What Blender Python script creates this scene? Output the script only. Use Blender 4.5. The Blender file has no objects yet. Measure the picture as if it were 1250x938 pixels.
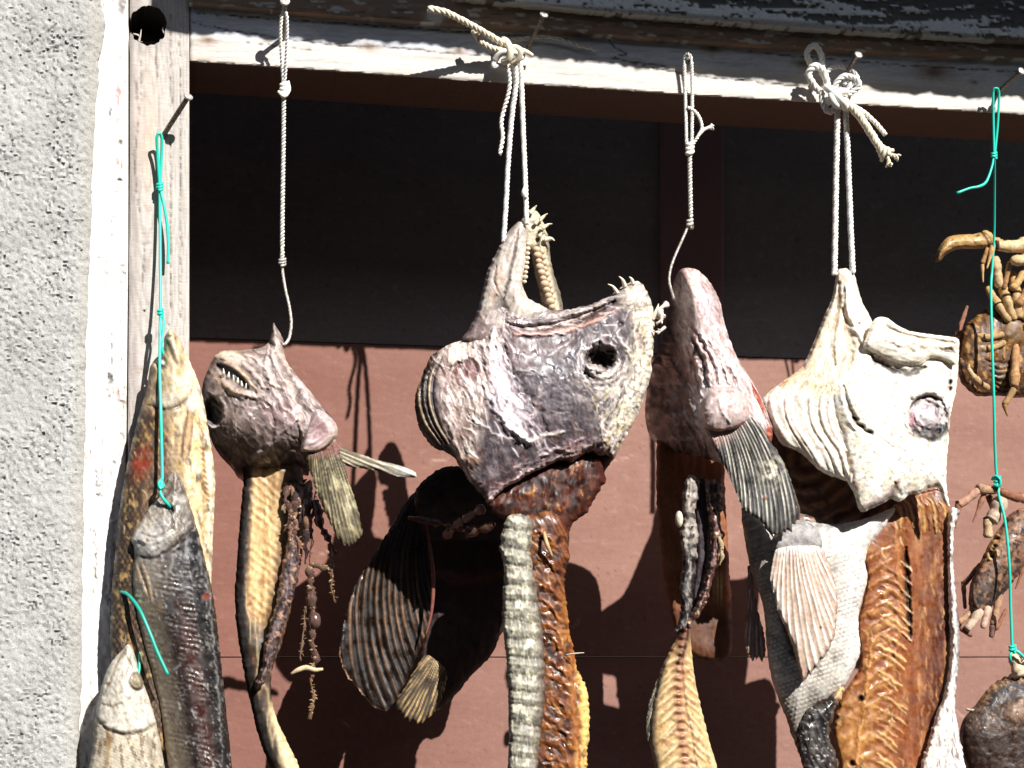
import bpy, math, random
import numpy as np
from mathutils import Vector
random.seed(4)
scene = bpy.context.scene
COL = scene.collection
R_ = math.radians

# ---------------------------------------------------------------- camera frame
FPX, ZC, PX = 2000.0, 2.4, 0.0012           # focal length in photo pixels, distance to the window frame, metres per pixel there
YAW, PITCH = R_(11), R_(10)
fw = np.array([math.sin(YAW)*math.cos(PITCH), math.cos(YAW)*math.cos(PITCH), math.sin(PITCH)])
rt = np.array([math.cos(YAW), -math.sin(YAW), 0.0])
up = np.cross(rt, fw)
P0 = np.array([0.0, 0.0, 1.9])
CAM = P0 - fw*ZC

def Wn(x, y, d):
    """world points: on the vertical plane d metres in front of the window frame, measured off the photograph"""
    x = np.asarray(x, float); y = np.asarray(y, float); d = np.asarray(d, float)
    dirs = fw + np.multiply.outer((x-625)/FPX, rt) + np.multiply.outer((469-y)/FPX, up)
    t = (-d - CAM[1]) / dirs[..., 1]
    return CAM + dirs*t[..., None]
def W(x, y, d): return Wn(x, y, d)

# ---------------------------------------------------------------- noise
_rs = np.random.RandomState(7)
_perm = np.concatenate([_rs.permutation(256)]*3)
_gr = np.array([(math.cos(a), math.sin(a)) for a in np.linspace(0, 2*math.pi, 32, endpoint=False)])
def perlin(x, y, seed=0):
    x = x + seed*17.31; y = y + seed*9.73
    xi = np.floor(x).astype(int); yi = np.floor(y).astype(int)
    xf = x-xi; yf = y-yi
    u = xf*xf*xf*(xf*(xf*6-15)+10); v = yf*yf*yf*(yf*(yf*6-15)+10)
    def g(ix, iy, fx, fy):
        h = _perm[(_perm[ix & 255] + iy) & 255] & 31
        return _gr[h, 0]*fx + _gr[h, 1]*fy
    a = g(xi, yi, xf, yf); b = g(xi+1, yi, xf-1, yf); c = g(xi, yi+1, xf, yf-1); d = g(xi+1, yi+1, xf-1, yf-1)
    return ((a+u*(b-a)) + v*((c+u*(d-c))-(a+u*(b-a))))*1.5
def fbm(x, y, seed=0, octv=3, gain=.5):
    o = 0; a = 1; t = 0
    for k in range(octv):
        o = o + a*perlin(x*2**k, y*2**k, seed+k*3.7); t += a; a *= gain
    return o/t

# ---------------------------------------------------------------- colour: sunlit colour in the photo -> base colour
KGAIN = .60
def S(r, g, b):
    def f(v):
        v = v/255.0
        return v/12.92 if v <= .04045 else ((v+.055)/1.055)**2.4
    return np.clip(np.array([f(r), f(g), f(b)])*KGAIN, .003, .82)

# ---------------------------------------------------------------- polylines
def smooth(pts, step=3.0, closed=False, corner=()):
    P = np.array(pts, float); n = len(P); out = []
    rng = range(n if closed else n-1)
    for i in rng:
        p1, p2 = P[i], P[(i+1) % n]
        p0 = P[(i-1) % n] if (closed or i > 0) else 2*p1-p2
        p3 = P[(i+2) % n] if (closed or i+2 < n) else 2*p2-p1
        if i in corner: p0 = 2*p1-p2
        if (i+1) % n in corner: p3 = 2*p2-p1
        m = max(1, int(np.linalg.norm((p2-p1)[:2])/step))
        for k in range(m):
            t = k/m
            out.append(.5*((2*p1)+(-p0+p2)*t+(2*p0-5*p1+4*p2-p3)*t*t+(-p0+3*p1-3*p2+p3)*t**3))
    if not closed: out.append(P[-1])
    return np.array(out)
def seg_dist(x, y, P, closed=False):
    """distance, arc length and signed side of points to a polyline"""
    A = P; B = np.roll(P, -1, 0)
    if not closed: A = A[:-1]; B = B[:-1]
    L = np.linalg.norm(B-A, axis=1)+1e-9; cum = np.concatenate([[0], np.cumsum(L)])[:-1]
    best = np.full(x.shape, 1e18); arc = np.zeros(x.shape); side = np.zeros(x.shape)
    px = np.zeros(x.shape); py = np.zeros(x.shape)
    for i in range(len(A)):
        dx, dy = (B[i]-A[i])/L[i]
        t = np.clip((x-A[i, 0])*dx+(y-A[i, 1])*dy, 0, L[i])
        qx = A[i, 0]+dx*t; qy = A[i, 1]+dy*t
        d2 = (x-qx)**2+(y-qy)**2; m = d2 < best
        best[m] = d2[m]; arc[m] = (cum[i]+t)[m]; side[m] = (dx*(y-A[i, 1])-dy*(x-A[i, 0]))[m]
        px[m] = qx[m]; py[m] = qy[m]
    return np.sqrt(best), arc, np.sign(side), px, py, cum[-1]+L[-1]
def inside(x, y, P):
    c = np.zeros(x.shape, bool); A = P; B = np.roll(P, -1, 0)
    for (ax, ay), (bx, by) in zip(A, B):
        if ay == by: continue
        m = (ay > y) != (by > y)
        c ^= m & (x < (bx-ax)*(y-ay)/(by-ay)+ax)
    return c

def grid_field(x0, y0, nx, ny, step, P, reach):
    """inside mask, distance to the outline (up to reach) and nearest outline point for a regular grid"""
    D2 = np.full((ny, nx), float(reach)**2); QX = np.zeros((ny, nx)); QY = np.zeros((ny, nx))
    par = np.zeros((ny, nx+1), np.int32); ys = y0+np.arange(ny)*step; xs = x0+np.arange(nx)*step
    for (ax, ay), (bx, by) in zip(P, np.roll(P, -1, 0)):
        if ay != by:
            lo, hi = (ay, by) if ay < by else (by, ay)
            j0 = int(np.ceil((lo-y0)/step)); j1 = int(np.ceil((hi-y0)/step))
            for j in range(max(j0, 0), min(j1, ny)):
                xc = (bx-ax)*(ys[j]-ay)/(by-ay)+ax
                par[j, min(max(int(np.ceil((xc-x0)/step)), 0), nx)] ^= 1
        i0 = max(int((min(ax, bx)-reach-x0)/step), 0); i1 = min(int((max(ax, bx)+reach-x0)/step)+2, nx)
        k0 = max(int((min(ay, by)-reach-y0)/step), 0); k1 = min(int((max(ay, by)+reach-y0)/step)+2, ny)
        if i0 >= i1 or k0 >= k1: continue
        L = math.hypot(bx-ax, by-ay)+1e-9; dx, dy = (bx-ax)/L, (by-ay)/L
        gx = xs[i0:i1][None, :]; gy = ys[k0:k1][:, None]
        t = np.clip((gx-ax)*dx+(gy-ay)*dy, 0, L); qx = ax+dx*t; qy = ay+dy*t
        d2 = (gx-qx)**2+(gy-qy)**2; m = d2 < D2[k0:k1, i0:i1]
        D2[k0:k1, i0:i1][m] = d2[m]; QX[k0:k1, i0:i1][m] = qx[m]; QY[k0:k1, i0:i1][m] = qy[m]
    ins = (np.cumsum(par[:, :nx], 1) % 2).astype(bool)
    return ins.ravel(), np.sqrt(D2).ravel(), QX.ravel(), QY.ravel()

# ---------------------------------------------------------------- objects
def tag(o, label=None, cat=None, group=None, kind=None):
    if label: o['label'] = label
    if cat: o['category'] = cat
    if group: o['group'] = group
    if kind: o['kind'] = kind
    return o
def thing(name, loc, label, cat, group=None):
    o = bpy.data.objects.new(name, None); COL.objects.link(o)
    o.location = Vector(loc); o.empty_display_size = .05
    return tag(o, label, cat, group)
def origin_of(o):
    v = Vector((0, 0, 0))
    while o is not None: v = v + o.location; o = o.parent
    return np.array(v)
def mesh_obj(name, V, faces, mat, parent=None, col=None, rough=None, smooth_=True, origin=None):
    if parent is not None: org = origin_of(parent)
    elif origin is not None: org = np.array(origin, float)
    else: org = np.zeros(3)
    me = bpy.data.meshes.new(name)
    me.from_pydata((np.asarray(V)-org).tolist(), [], [tuple(int(i) for i in f) for f in faces])
    me.update()
    if smooth_: me.polygons.foreach_set('use_smooth', np.ones(len(me.polygons), bool))
    if col is not None:
        a = me.color_attributes.new('Col', 'FLOAT_COLOR', 'POINT')
        c4 = np.ones((len(V), 4), np.float32); c4[:, :3] = np.clip(col, 0, 1)
        a.data.foreach_set('color', c4.ravel())
    if rough is not None:
        a = me.attributes.new('Rgh', 'FLOAT', 'POINT'); a.data.foreach_set('value', np.clip(rough, .05, 1).astype(np.float32))
    me.materials.append(mat)
    o = bpy.data.objects.new(name, me); COL.objects.link(o)
    if parent is not None: o.parent = parent
    else: o.location = Vector(org)
    return o

# ---------------------------------------------------------------- sculpted pieces
KS, KB, KR_ = .58, .30, .40          # depth of creases, lumps and folds
class Piece:
    """a solid piece whose silhouette is a closed outline: inflated, creased and coloured point by point"""
    def __init__(s, outline, step=2.0, d=0.0, rough_edge=0.0, edge_scale=6.0, seed=0, corner=(), straight=False, reach=48):
        P = np.array(outline, float) if straight else smooth(outline, max(2.0, step), True, corner)
        if straight:
            Q = []
            for i in range(len(P)):
                a, b = P[i], P[(i+1) % len(P)]; m = max(1, int(np.linalg.norm(b-a)/step))
                Q += [a+(b-a)*k/m for k in range(m)]
            P = np.array(Q)
        if rough_edge:
            nx = fbm(P[:, 0]/edge_scale, P[:, 1]/edge_scale, seed+50); ny = fbm(P[:, 0]/edge_scale+40, P[:, 1]/edge_scale, seed+60)
            P = P+np.stack([nx, ny], 1)*rough_edge
        s.P = P
        x0, y0 = P.min(0)-step; x1, y1 = P.max(0)+step
        nx = int((x1-x0)/step)+2; ny = int((y1-y0)/step)+2
        gx, gy = np.meshgrid(x0+np.arange(nx)*step, y0+np.arange(ny)*step)
        X = gx.ravel(); Y = gy.ravel()
        ins, D, qx, qy = grid_field(x0, y0, nx, ny, step, P, reach)
        full = ins & (D > .3*step)
        fg = full.reshape(ny, nx)
        near = np.zeros_like(fg); 
        for a in (-1, 0, 1):
            for b in (-1, 0, 1):
                near |= np.roll(np.roll(fg, a, 0), b, 1)
        use = near.ravel(); snap = use & ~full
        X = np.where(snap, qx, X); Y = np.where(snap, qy, Y); D = np.where(full, D, 0)
        idx = np.full(nx*ny, -1); idx[use] = np.arange(use.sum())
        g = idx.reshape(ny, nx); fl = full.reshape(ny, nx)
        q = np.stack([g[:-1, :-1], g[1:, :-1], g[1:, 1:], g[:-1, 1:]], -1).reshape(-1, 4)
        anyf = (fl[:-1, :-1] | fl[1:, :-1] | fl[1:, 1:] | fl[:-1, 1:]).ravel()
        s.q = q[anyf & (q >= 0).all(1)]
        s.x = X[use]; s.y = Y[use]; s.s = D[use]; s.n = len(s.x)
        s.z = np.full(s.n, d/PX); s.h = np.zeros(s.n); s.col = np.zeros((s.n, 3))+.2; s.rg = np.full(s.n, .5); s.seed = seed; s.wall_col = None
        s.edge = s.s <= 0
    def fill(s, c): s.col[:] = c; return s
    def gloss(s, r): s.rg[:] = r; return s
    def inflate(s, H, R, p=2.0): 
        t = np.clip(s.s/R, 0, 1); s.t = t
        s.h += H*(1-(1-t)**p)**(1/p); return s
    def mix(s, m, c, rg=None):
        m = np.clip(m, 0, 1)
        s.col += m[:, None]*(np.asarray(c)-s.col)
        if rg is not None: s.rg += m*(rg-s.rg)
        return s
    def mul(s, m):
        s.col *= np.clip(m, 0.1, 3)[:, None]; return s
    def stroke(s, pts, w, dh=0, c=None, a=1.0, p=2, rg=None, wob=0.0):
        P = smooth(pts, 3.0)
        x, y = s.x, s.y
        if wob:
            x = x+wob*fbm(s.x/11, s.y/11, s.seed+5); y = y+wob*fbm(s.x/11, s.y/11, s.seed+8)
        lo = P.min(0)-4*w-wob; hi = P.max(0)+4*w+wob
        m = (x > lo[0]) & (x < hi[0]) & (y > lo[1]) & (y < hi[1])
        if not m.any(): return s
        d, arc, _, _, _, L = seg_dist(x[m], y[m], P)
        tp = np.clip(np.minimum(arc, L-arc)/(.25*L+1e-6), 0, 1)*.6+.4
        g = np.zeros(s.n); g[m] = np.exp(-(d/(w*tp))**p)
        s.h += KS*dh*g
        if c is not None: s.mix(a*g, c, rg)
        return s
    def blob(s, cx, cy, rx, ry, rot=0, dh=0, c=None, a=1.0, p=2, rg=None, wob=0.0, ws=12):
        x = s.x-cx; y = s.y-cy
        if wob: x = x+wob*fbm(s.x/ws, s.y/ws, s.seed+15); y = y+wob*fbm(s.x/ws, s.y/ws, s.seed+18)
        k = R_(rot); u = (x*math.cos(k)+y*math.sin(k))/rx; v = (-x*math.sin(k)+y*math.cos(k))/ry
        g = np.exp(-(u*u+v*v)**(p/2)); s.h += dh*g
        if c is not None: s.mix(a*g, c, rg)
        return s
    def flow(s, ang, lx, ly, seed=0, octv=3, warp=0.0, ws=40):
        """noise stretched along a direction (degrees, image axes)"""
        x, y = s.x, s.y
        if warp: x = x+warp*fbm(s.x/ws, s.y/ws, seed+31); y = y+warp*fbm(s.x/ws+9, s.y/ws, seed+33)
        k = np.radians(ang); u = x*np.cos(k)+y*np.sin(k); v = -x*np.sin(k)+y*np.cos(k)
        return fbm(u/lx, v/ly, s.seed+seed, octv)
    def spine(s, pts):
        d, arc, sd, _, _, L = seg_dist(s.x, s.y, smooth(pts, 4.0))
        return arc, d*sd, L
    def mottle(s, c, scale, thr=.15, soft=.15, a=.8, seed=0, st=1.0, ang=0, rg=None, dh=0):
        n = s.flow(ang, scale*st, scale, seed)
        m = np.clip((n-thr)/soft, 0, 1)*a
        s.h += dh*m
        return s.mix(m, c, rg)
    def bumps(s, amp, scale, seed=0, st=1.0, ang=0, octv=3, mask=1.0, warp=0):
        s.h += KB*amp*s.flow(ang, scale*st, scale, seed, octv, warp)*mask; return s
    def ridges(s, amp, scale, seed=0, st=4.0, ang=0, mask=1.0, c=None, a=.5, warp=0.0, dark=None, rg=None):
        """creases and folds that run along a direction"""
        n = s.flow(ang, scale*st, scale, seed, 2, warp); r = 1-np.clip(np.abs(n)*2.2, 0, 1)
        s.h += KR_*amp*(r**2)*mask
        if c is not None: s.mix((r**3)*a*mask, c, rg)
        if dark is not None: s.mix(np.clip(np.abs(n)*2.2-.6, 0, 1)*a*mask, dark)
        return s
    def fibers(s, n, ang, ln, w=.9, cols=((.7, .66, .6),), a=.6, dh=.5, mask=None, seed=0, bend=.5, spread=14):
        rs = np.random.RandomState(s.seed*7+seed)
        m = np.ones(s.n) if mask is None else np.clip(mask, 0, 1)
        if m.sum() < 5: return s
        idx = rs.choice(s.n, n, p=m/m.sum())
        for i in idx:
            x, y = s.x[i], s.y[i]; th = (ang(x, y) if callable(ang) else ang)+rs.randn()*spread
            l = ln*rs.uniform(.5, 1.4); b = rs.randn()*bend*l*.25; k = R_(th); cx, cy = math.cos(k), math.sin(k)
            s.stroke([(x-cx*l/2, y-cy*l/2), (x-cy*b, y+cx*b), (x+cx*l/2, y+cy*l/2)], w*rs.uniform(.7, 1.3), dh*rs.uniform(.4, 1.5), cols[rs.randint(len(cols))], a*rs.uniform(.5, 1.1))
        return s
    def fray(s, n, amt, seed=0):
        """ragged far edge of a fin, split between the rays"""
        k = np.clip((s.v-.8)/.2, 0, 1)*np.clip(1-s.s/9, 0, 1); q = fbm(s.u*n*1.3, s.u*0, seed+s.seed+5, 2)*amt*1.6-amt*.9*(1-s.w)
        s.x += k*q*np.cos(s.th); s.y += k*q*np.sin(s.th); return s
    def ribs(s, phase, amp, seed=0, warp=2.0, hi=None, lo=None, a=.5, mask=1.0, sharp=1.0):
        v = np.sin(phase+warp*fbm(s.x/22, s.y/22, seed+s.seed)+.5*fbm(s.x/6, s.y/6, seed+3))
        k = np.clip(.55+1.3*fbm(s.x/26, s.y/26, seed+11), .08, 1.3)*mask
        s.h += amp*v*k
        if hi is not None: s.mix(np.clip(v, 0, 1)**sharp*k*a, hi)
        if lo is not None: s.mix(np.clip(-v, 0, 1)**sharp*k*a, lo)
        return s
    def build(s, name, mat, parent=None, Hb=None, Rb=20.0, thick=None, label=None, origin=None, con=None, gain=1.0):
        con = (1.0 if thick is not None else 1.28) if con is None else con
        lum = s.col.mean(1); f = (lum/(np.exp(np.log(lum+1e-4).mean())))**(con-1); s.col = np.clip(s.col*np.clip(f, .3, 2.2)[:, None]*(1+(gain-1)*np.clip((lum-.10)/.2, 0, 1))[:, None], .002, .84)
        if thick is None: s.rg = s.rg+.55*fbm(s.x/13, s.y/13, s.seed+77)+.12
        fade = np.clip(s.s/3.0, 0, 1)
        h = s.h*fade if thick is None else s.h
        front = Wn(s.x, s.y, (s.z+h)*PX)
        n = s.n
        base = Wn(s.x, s.y, s.z*PX)
        F = [tuple(f) for f in s.q]
        if thick is None:
            hb = (Hb if Hb is not None else 8.0)*np.sqrt(np.clip(1-(1-np.clip(s.s/Rb, 0, 1))**2, 0, 1))
            back = base.copy(); back[:, 1] += np.maximum(hb, .6)*PX + 0
            bi = np.where(s.edge, np.arange(n), -1); inner = np.where(~s.edge)[0]
            bi[inner] = n+np.arange(len(inner))
            V = np.concatenate([front, back[inner]]); col = np.concatenate([s.col, s.col[inner]]); rg = np.concatenate([s.rg, s.rg[inner]])
            keep = ~(s.edge[s.q].all(1))
            F += [tuple(bi[f][::-1]) for f in s.q[keep]]
        else:
            back = base.copy(); back[:, 1] += thick
            V = np.concatenate([front, back]); col = np.concatenate([s.col, s.col if s.wall_col is None else np.tile(s.wall_col, (n, 1))]); rg = np.concatenate([s.rg, s.rg])
            F += [tuple((f+n)[::-1]) for f in s.q]
            ed = {}; rmap = {}
            ring = lambda i: rmap.setdefault(int(i), 2*n+len(rmap))
            for f in s.q:
                for k in range(4): ed[(f[k], f[(k+1) % 4])] = 1
            for (a, b) in list(ed):
                if (b, a) not in ed: F.append((b, a, a+n, b+n) if s.wall_col is None else (ring(b), ring(a), a+n, b+n))
            if s.wall_col is not None and rmap:
                ks = np.array(list(rmap)); V = np.concatenate([V, V[ks]]); col = np.concatenate([col, np.tile(s.wall_col, (len(ks), 1))]); rg = np.concatenate([rg, rg[ks]])
        o = mesh_obj(name, V, F, mat, parent, col, rg, origin=origin)
        if thick is not None:
            try: o.data.set_sharp_from_angle(angle=R_(50))
            except Exception: pass
        if label: o['label'] = label
        return o

# ---------------------------------------------------------------- tubes and cords (points are px, py, d in metres)
def tube_geo(path, rad, ns=8, cap=True):
    """path: world points (n,3); rad: metres (n,)"""
    path = np.asarray(path, float); n = len(path)
    T = np.gradient(path, axis=0); T /= (np.linalg.norm(T, axis=1)[:, None]+1e-12)
    N = np.zeros_like(T); a = np.array([.3, -1, .2]); a = a-T[0]*a.dot(T[0]); N[0] = a/np.linalg.norm(a)
    for i in range(1, n):
        v = N[i-1]-T[i]*N[i-1].dot(T[i]); N[i] = v/(np.linalg.norm(v)+1e-12)
    B = np.cross(T, N)
    ang = np.linspace(0, 2*math.pi, ns, endpoint=False)
    rad = np.broadcast_to(rad, (n,))
    V = path[:, None, :]+rad[:, None, None]*(N[:, None, :]*np.cos(ang)[None, :, None]+B[:, None, :]*np.sin(ang)[None, :, None])
    V = V.reshape(-1, 3); F = []
    for i in range(n-1):
        for k in range(ns):
            a, b = i*ns+k, i*ns+(k+1) % ns
            F.append((a, b, b+ns, a+ns))
    if cap:
        F.append(tuple(range(ns))[::-1]); F.append(tuple((n-1)*ns+k for k in range(ns)))
    return V, F, N, B
def w3(pts, step=3.0, smooth_=True):
    P = np.array(pts, float)
    if smooth_:
        Q = P.copy(); Q[:, 2] /= PX
        n = len(Q); out = []
        for i in range(n-1):
            p1, p2 = Q[i], Q[i+1]; p0 = Q[i-1] if i else 2*p1-p2; p3 = Q[i+2] if i+2 < n else 2*p2-p1
            m = max(2, int(np.linalg.norm(p2-p1)/step))
            for k in range(m):
                t = k/m; out.append(.5*((2*p1)+(-p0+p2)*t+(2*p0-5*p1+4*p2-p3)*t*t+(-p0+3*p1-3*p2+p3)*t**3))
        out.append(Q[-1]); P = np.array(out); P[:, 2] *= PX
    return Wn(P[:, 0], P[:, 1], P[:, 2])
class Bag:
    def __init__(s): s.V = []; s.F = []; s.C = []; s.k = 0
    def add(s, V, F, c=None):
        s.V.append(V); s.F += [tuple(i+s.k for i in f) for f in F]; s.k += len(V)
        s.C.append(np.broadcast_to(np.array(c if c is not None else (.5, .5, .5)), (len(V), 3)))
    def tube(s, pts, r, c=None, ns=8, step=3.0, jit=0.0, smooth_=True):
        """r in photo pixels: a number or one per control point"""
        w = w3(pts, step, smooth_)
        r = np.asarray(r, float)
        if r.ndim: 
            q = np.linspace(0, len(r)-1, len(w)); r = np.interp(q, np.arange(len(r)), r)
        if jit: r = r*(1+jit*np.random.RandomState(len(w)).randn(len(w)))
        V, F, _, _ = tube_geo(w, r*PX, ns); s.add(V, F, c); return s
    def twist(s, pts, r, c=None, strands=3, pitch=9.0, step=1.3, c2=None, fray=0):
        w = w3(pts, step)
        _, _, N, B = tube_geo(w, PX, 3)
        L = np.concatenate([[0], np.cumsum(np.linalg.norm(np.diff(w, axis=0), axis=1))])/PX
        for k in range(strands):
            a = 2*math.pi*(L/pitch+k/strands)
            off = (N*np.cos(a)[:, None]+B*np.sin(a)[:, None])*(r*.56*PX)
            if fray:
                e = np.clip((L-L[-1]+fray)/fray, 0, 1)**1.5
                off = off*(1+2.2*e[:, None])
            V, F, _, _ = tube_geo(w+off, r*.52*PX*(1+.10*np.sin(L*.7+k*2)), 6); s.add(V, F, c if (k or c2 is None) else c2)
        return s
    def build(s, name, mat, parent=None, label=None, origin=None, smooth_=True):
        if name in ('knot', 'bow_loop') and len(s.V) > 1:                 # separate turns become separate pieces
            out = None; k0 = 0
            for V, C in zip(s.V, s.C):
                q = Bag(); q.V = [V]; q.C = [C]; q.F = [tuple(i-k0 for i in f) for f in s.F if k0 <= f[0] < k0+len(V)]; k0 += len(V)
                out = q.build(name, mat, parent, label, origin, smooth_)
            return out
        V = np.concatenate(s.V); C = np.concatenate(s.C)
        o = mesh_obj(name, V, s.F, mat, parent, C, origin=origin, smooth_=smooth_)
        if label: o['label'] = label
        return o
# ---------------------------------------------------------------- materials
def attr_mat(name, rough=.5, spec=.4, bump=(300, .3, .0006), bump2=None, var=.25, vscale=500, rattr=True, sss=0.0, coat=0.0, stretch=None, trans=0.0, det=4, rgh_=.5):
    m = bpy.data.materials.new(name); m.use_nodes = True
    N = m.node_tree.nodes; L = m.node_tree.links; b = N['Principled BSDF']
    at = N.new('ShaderNodeAttribute'); at.attribute_name = 'Col'
    tc = N.new('ShaderNodeTexCoord'); src = tc.outputs['Object']
    if stretch:
        mp = N.new('ShaderNodeMapping'); mp.inputs['Scale'].default_value = stretch; L.new(src, mp.inputs['Vector']); src = mp.outputs[0]
    n1 = N.new('ShaderNodeTexNoise'); n1.inputs['Scale'].default_value = vscale; n1.inputs['Detail'].default_value = det; n1.inputs['Roughness'].default_value = rgh_; L.new(src, n1.inputs['Vector'])
    mr = N.new('ShaderNodeMapRange'); mr.inputs[1].default_value = .3; mr.inputs[2].default_value = .7
    mr.inputs[3].default_value = 1-var; mr.inputs[4].default_value = 1+var; L.new(n1.outputs[0], mr.inputs[0])
    mx = N.new('ShaderNodeVectorMath'); mx.operation = 'SCALE'; L.new(at.outputs['Color'], mx.inputs[0]); L.new(mr.outputs[0], mx.inputs['Scale'])
    L.new(mx.outputs[0], b.inputs['Base Color'])
    if rattr:
        ra = N.new('ShaderNodeAttribute'); ra.attribute_name = 'Rgh'
        ad = N.new('ShaderNodeMath'); ad.operation = 'MULTIPLY_ADD'; ad.inputs[1].default_value = .35; 
        sb = N.new('ShaderNodeMath'); sb.operation = 'SUBTRACT'; sb.inputs[1].default_value = .17; L.new(ra.outputs['Fac'], sb.inputs[0])
        L.new(n1.outputs[0], ad.inputs[0]); L.new(sb.outputs[0], ad.inputs[2]); ad.use_clamp = True
        L.new(ad.outputs[0], b.inputs['Roughness'])
    else: b.inputs['Roughness'].default_value = rough
    b.inputs['Specular IOR Level'].default_value = spec
    if coat: b.inputs['Coat Weight'].default_value = coat; b.inputs['Coat Roughness'].default_value = .15
    if sss: b.inputs['Subsurface Weight'].default_value = sss; b.inputs['Subsurface Radius'].default_value = (.012, .005, .002); b.inputs['Subsurface Scale'].default_value = .25
    prev = None
    for bp in (bump, bump2):
        if not bp: continue
        nn = N.new('ShaderNodeTexNoise'); nn.inputs['Scale'].default_value = bp[0]; nn.inputs['Detail'].default_value = 5; L.new(src, nn.inputs['Vector'])
        bn = N.new('ShaderNodeBump'); bn.inputs['Strength'].default_value = bp[1]; bn.inputs['Distance'].default_value = bp[2]; L.new(nn.outputs[0], bn.inputs['Height'])
        if prev: L.new(prev.outputs[0], bn.inputs['Normal'])
        prev = bn
    if prev: L.new(prev.outputs[0], b.inputs['Normal'])
    return m
M_concrete = attr_mat('rough_concrete', spec=.2, bump=(420, .8, .0014), bump2=(1300, .6, .0008), var=.22, vscale=520)
M_wood = attr_mat('weathered_wood', spec=.2, bump=(90, .5, .0012), var=.13, vscale=120, stretch=(1, 1, 12))
M_woodx = attr_mat('weathered_beam', spec=.2, bump=(90, .5, .0012), var=.14, vscale=120, stretch=(1, 1, 14))
M_paint = attr_mat('cracked_paint', spec=.3, bump=(300, .4, .001), var=.08, vscale=200)
M_panel = attr_mat('brown_board_paint', spec=.18, bump=(420, .25, .0005), bump2=(60, .2, .001), var=.12, vscale=800, stretch=(.35, 1, 1))
M_ground = attr_mat('gravel_yard', spec=.2, bump=(60, .8, .01), var=.3, vscale=40)
M_skin = attr_mat('dried_fish_skin', spec=.5, bump=(900, .3, .0005), bump2=(200, .22, .0009), var=.42, vscale=150, det=10, rgh_=.7)
M_flesh = attr_mat('dried_fish_flesh', spec=.5, bump=(600, .25, .0006), bump2=(200, .2, .001), var=.32, vscale=160, sss=.25, det=10, rgh_=.68)
M_wet = attr_mat('dark_glossy_gut', spec=.5, bump=(500, .25, .0005), bump2=(200, .2, .0008), var=.4, vscale=160, sss=.12, det=10, rgh_=.7)
M_amber = attr_mat('translucent_dried_flesh', spec=.38, bump=(500, .2, .0005), var=.36, vscale=150, sss=.3, det=10, rgh_=.68)
M_fin = attr_mat('dried_fin', spec=.5, bump=(600, .3, .0006), var=.36, vscale=180, det=10, rgh_=.7)
M_bone = attr_mat('dry_bone', spec=.4, bump=(600, .3, .0005), var=.12, vscale=500, rattr=False, rough=.4)
M_cord = attr_mat('cotton_cord', spec=.15, bump=(1500, .5, .0004), var=.12, vscale=900, rattr=False, rough=.85)
M_twine = attr_mat('plastic_twine', spec=.4, bump=None, var=.06, vscale=900, rattr=False, rough=.35)
M_shell = attr_mat('crab_shell', spec=.45, bump=(500, .5, .0008), bump2=(170, .4, .0012), var=.45, vscale=170, det=10, rgh_=.7)
def metal_mat(name, col, rough):
    m = bpy.data.materials.new(name); m.use_nodes = True; N = m.node_tree.nodes; L = m.node_tree.links; b = N['Principled BSDF']
    nz = N.new('ShaderNodeTexNoise'); nz.inputs['Scale'].default_value = 350; nz.inputs['Detail'].default_value = 4
    tc = N.new('ShaderNodeTexCoord'); L.new(tc.outputs['Object'], nz.inputs['Vector'])
    cr = N.new('ShaderNodeValToRGB'); cr.color_ramp.elements[0].position = .4; cr.color_ramp.elements[1].position = .6
    cr.color_ramp.elements[0].color = (*col, 1); cr.color_ramp.elements[1].color = (col[0]*.5, col[1]*.36, col[2]*.26, 1)
    L.new(nz.outputs[0], cr.inputs[0]); L.new(cr.outputs[0], b.inputs['Base Color'])
    b.inputs['Metallic'].default_value = .75; b.inputs['Roughness'].default_value = rough; return m
M_nail = metal_mat('rusty_steel', (.22, .2, .18), .5)
M_hook = metal_mat('galvanised_wire', (.62, .62, .6), .4)
M_hook.node_tree.nodes['Principled BSDF'].inputs['Metallic'].default_value = .25

# ---------------------------------------------------------------- ground and sky
gp = np.array([(-60, -60, 0), (60, -60, 0), (60, 60, 0), (-60, 60, 0)], float)
tag(mesh_obj('ground', gp, [(0, 1, 2, 3)], M_ground, None, np.tile([.05, .048, .045], (4, 1)), np.full(4, .9)), kind='structure')

# ---------------------------------------------------------------- the walls, the frame and the boards behind
lit_wood = np.array([.66, .61, .56])
# concrete wall
cw = Piece([(-240, -420), (122, -420), (123, 0), (130, 28), (125, 56), (120, 74), (120, 102), (116, 143), (114, 194), (112, 240), (109, 320), (106, 400), (103, 543), (101, 658), (100, 802), (96, 938), (92, 1250), (-240, 1250)],
           step=2.4, d=.014, straight=True, rough_edge=3.2, edge_scale=34, seed=3, reach=28)
cw.inflate(9, 26, 1.4); cw.gloss(.9).fill(np.array([.385, .38, .365]))
n = cw.flow(0, 70, 60, 1); cw.mul(1+.16*n)
e = np.exp(-(cw.x-(118-.024*cw.y))**2/14.0**2); cw.mix(e*.6, np.array([.33, .305, .26]))
cw.bumps(2.6, 26, 2, octv=4); cw.bumps(5, 8, 12, octv=3, st=1.5, ang=38); cw.bumps(4.5, 4.2, 14, octv=2, st=1.4, ang=38)
for sx, sy, am, sd_, th in ((4.0, 2.8, 2.2, 5, .07), (6.5, 3.4, 2.4, 15, .26)):
    pit = cw.flow(34, sx, sy, sd_, 3); pm = np.clip((-pit-th)/.2, 0, 1)*(1-e*.6)*np.clip(.75+1.1*fbm(cw.x/70, cw.y/70, 44+sd_), .1, 1.2)
    cw.h -= am*pm; cw.mix(pm*.58, np.array([.13, .125, .12]))
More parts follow.
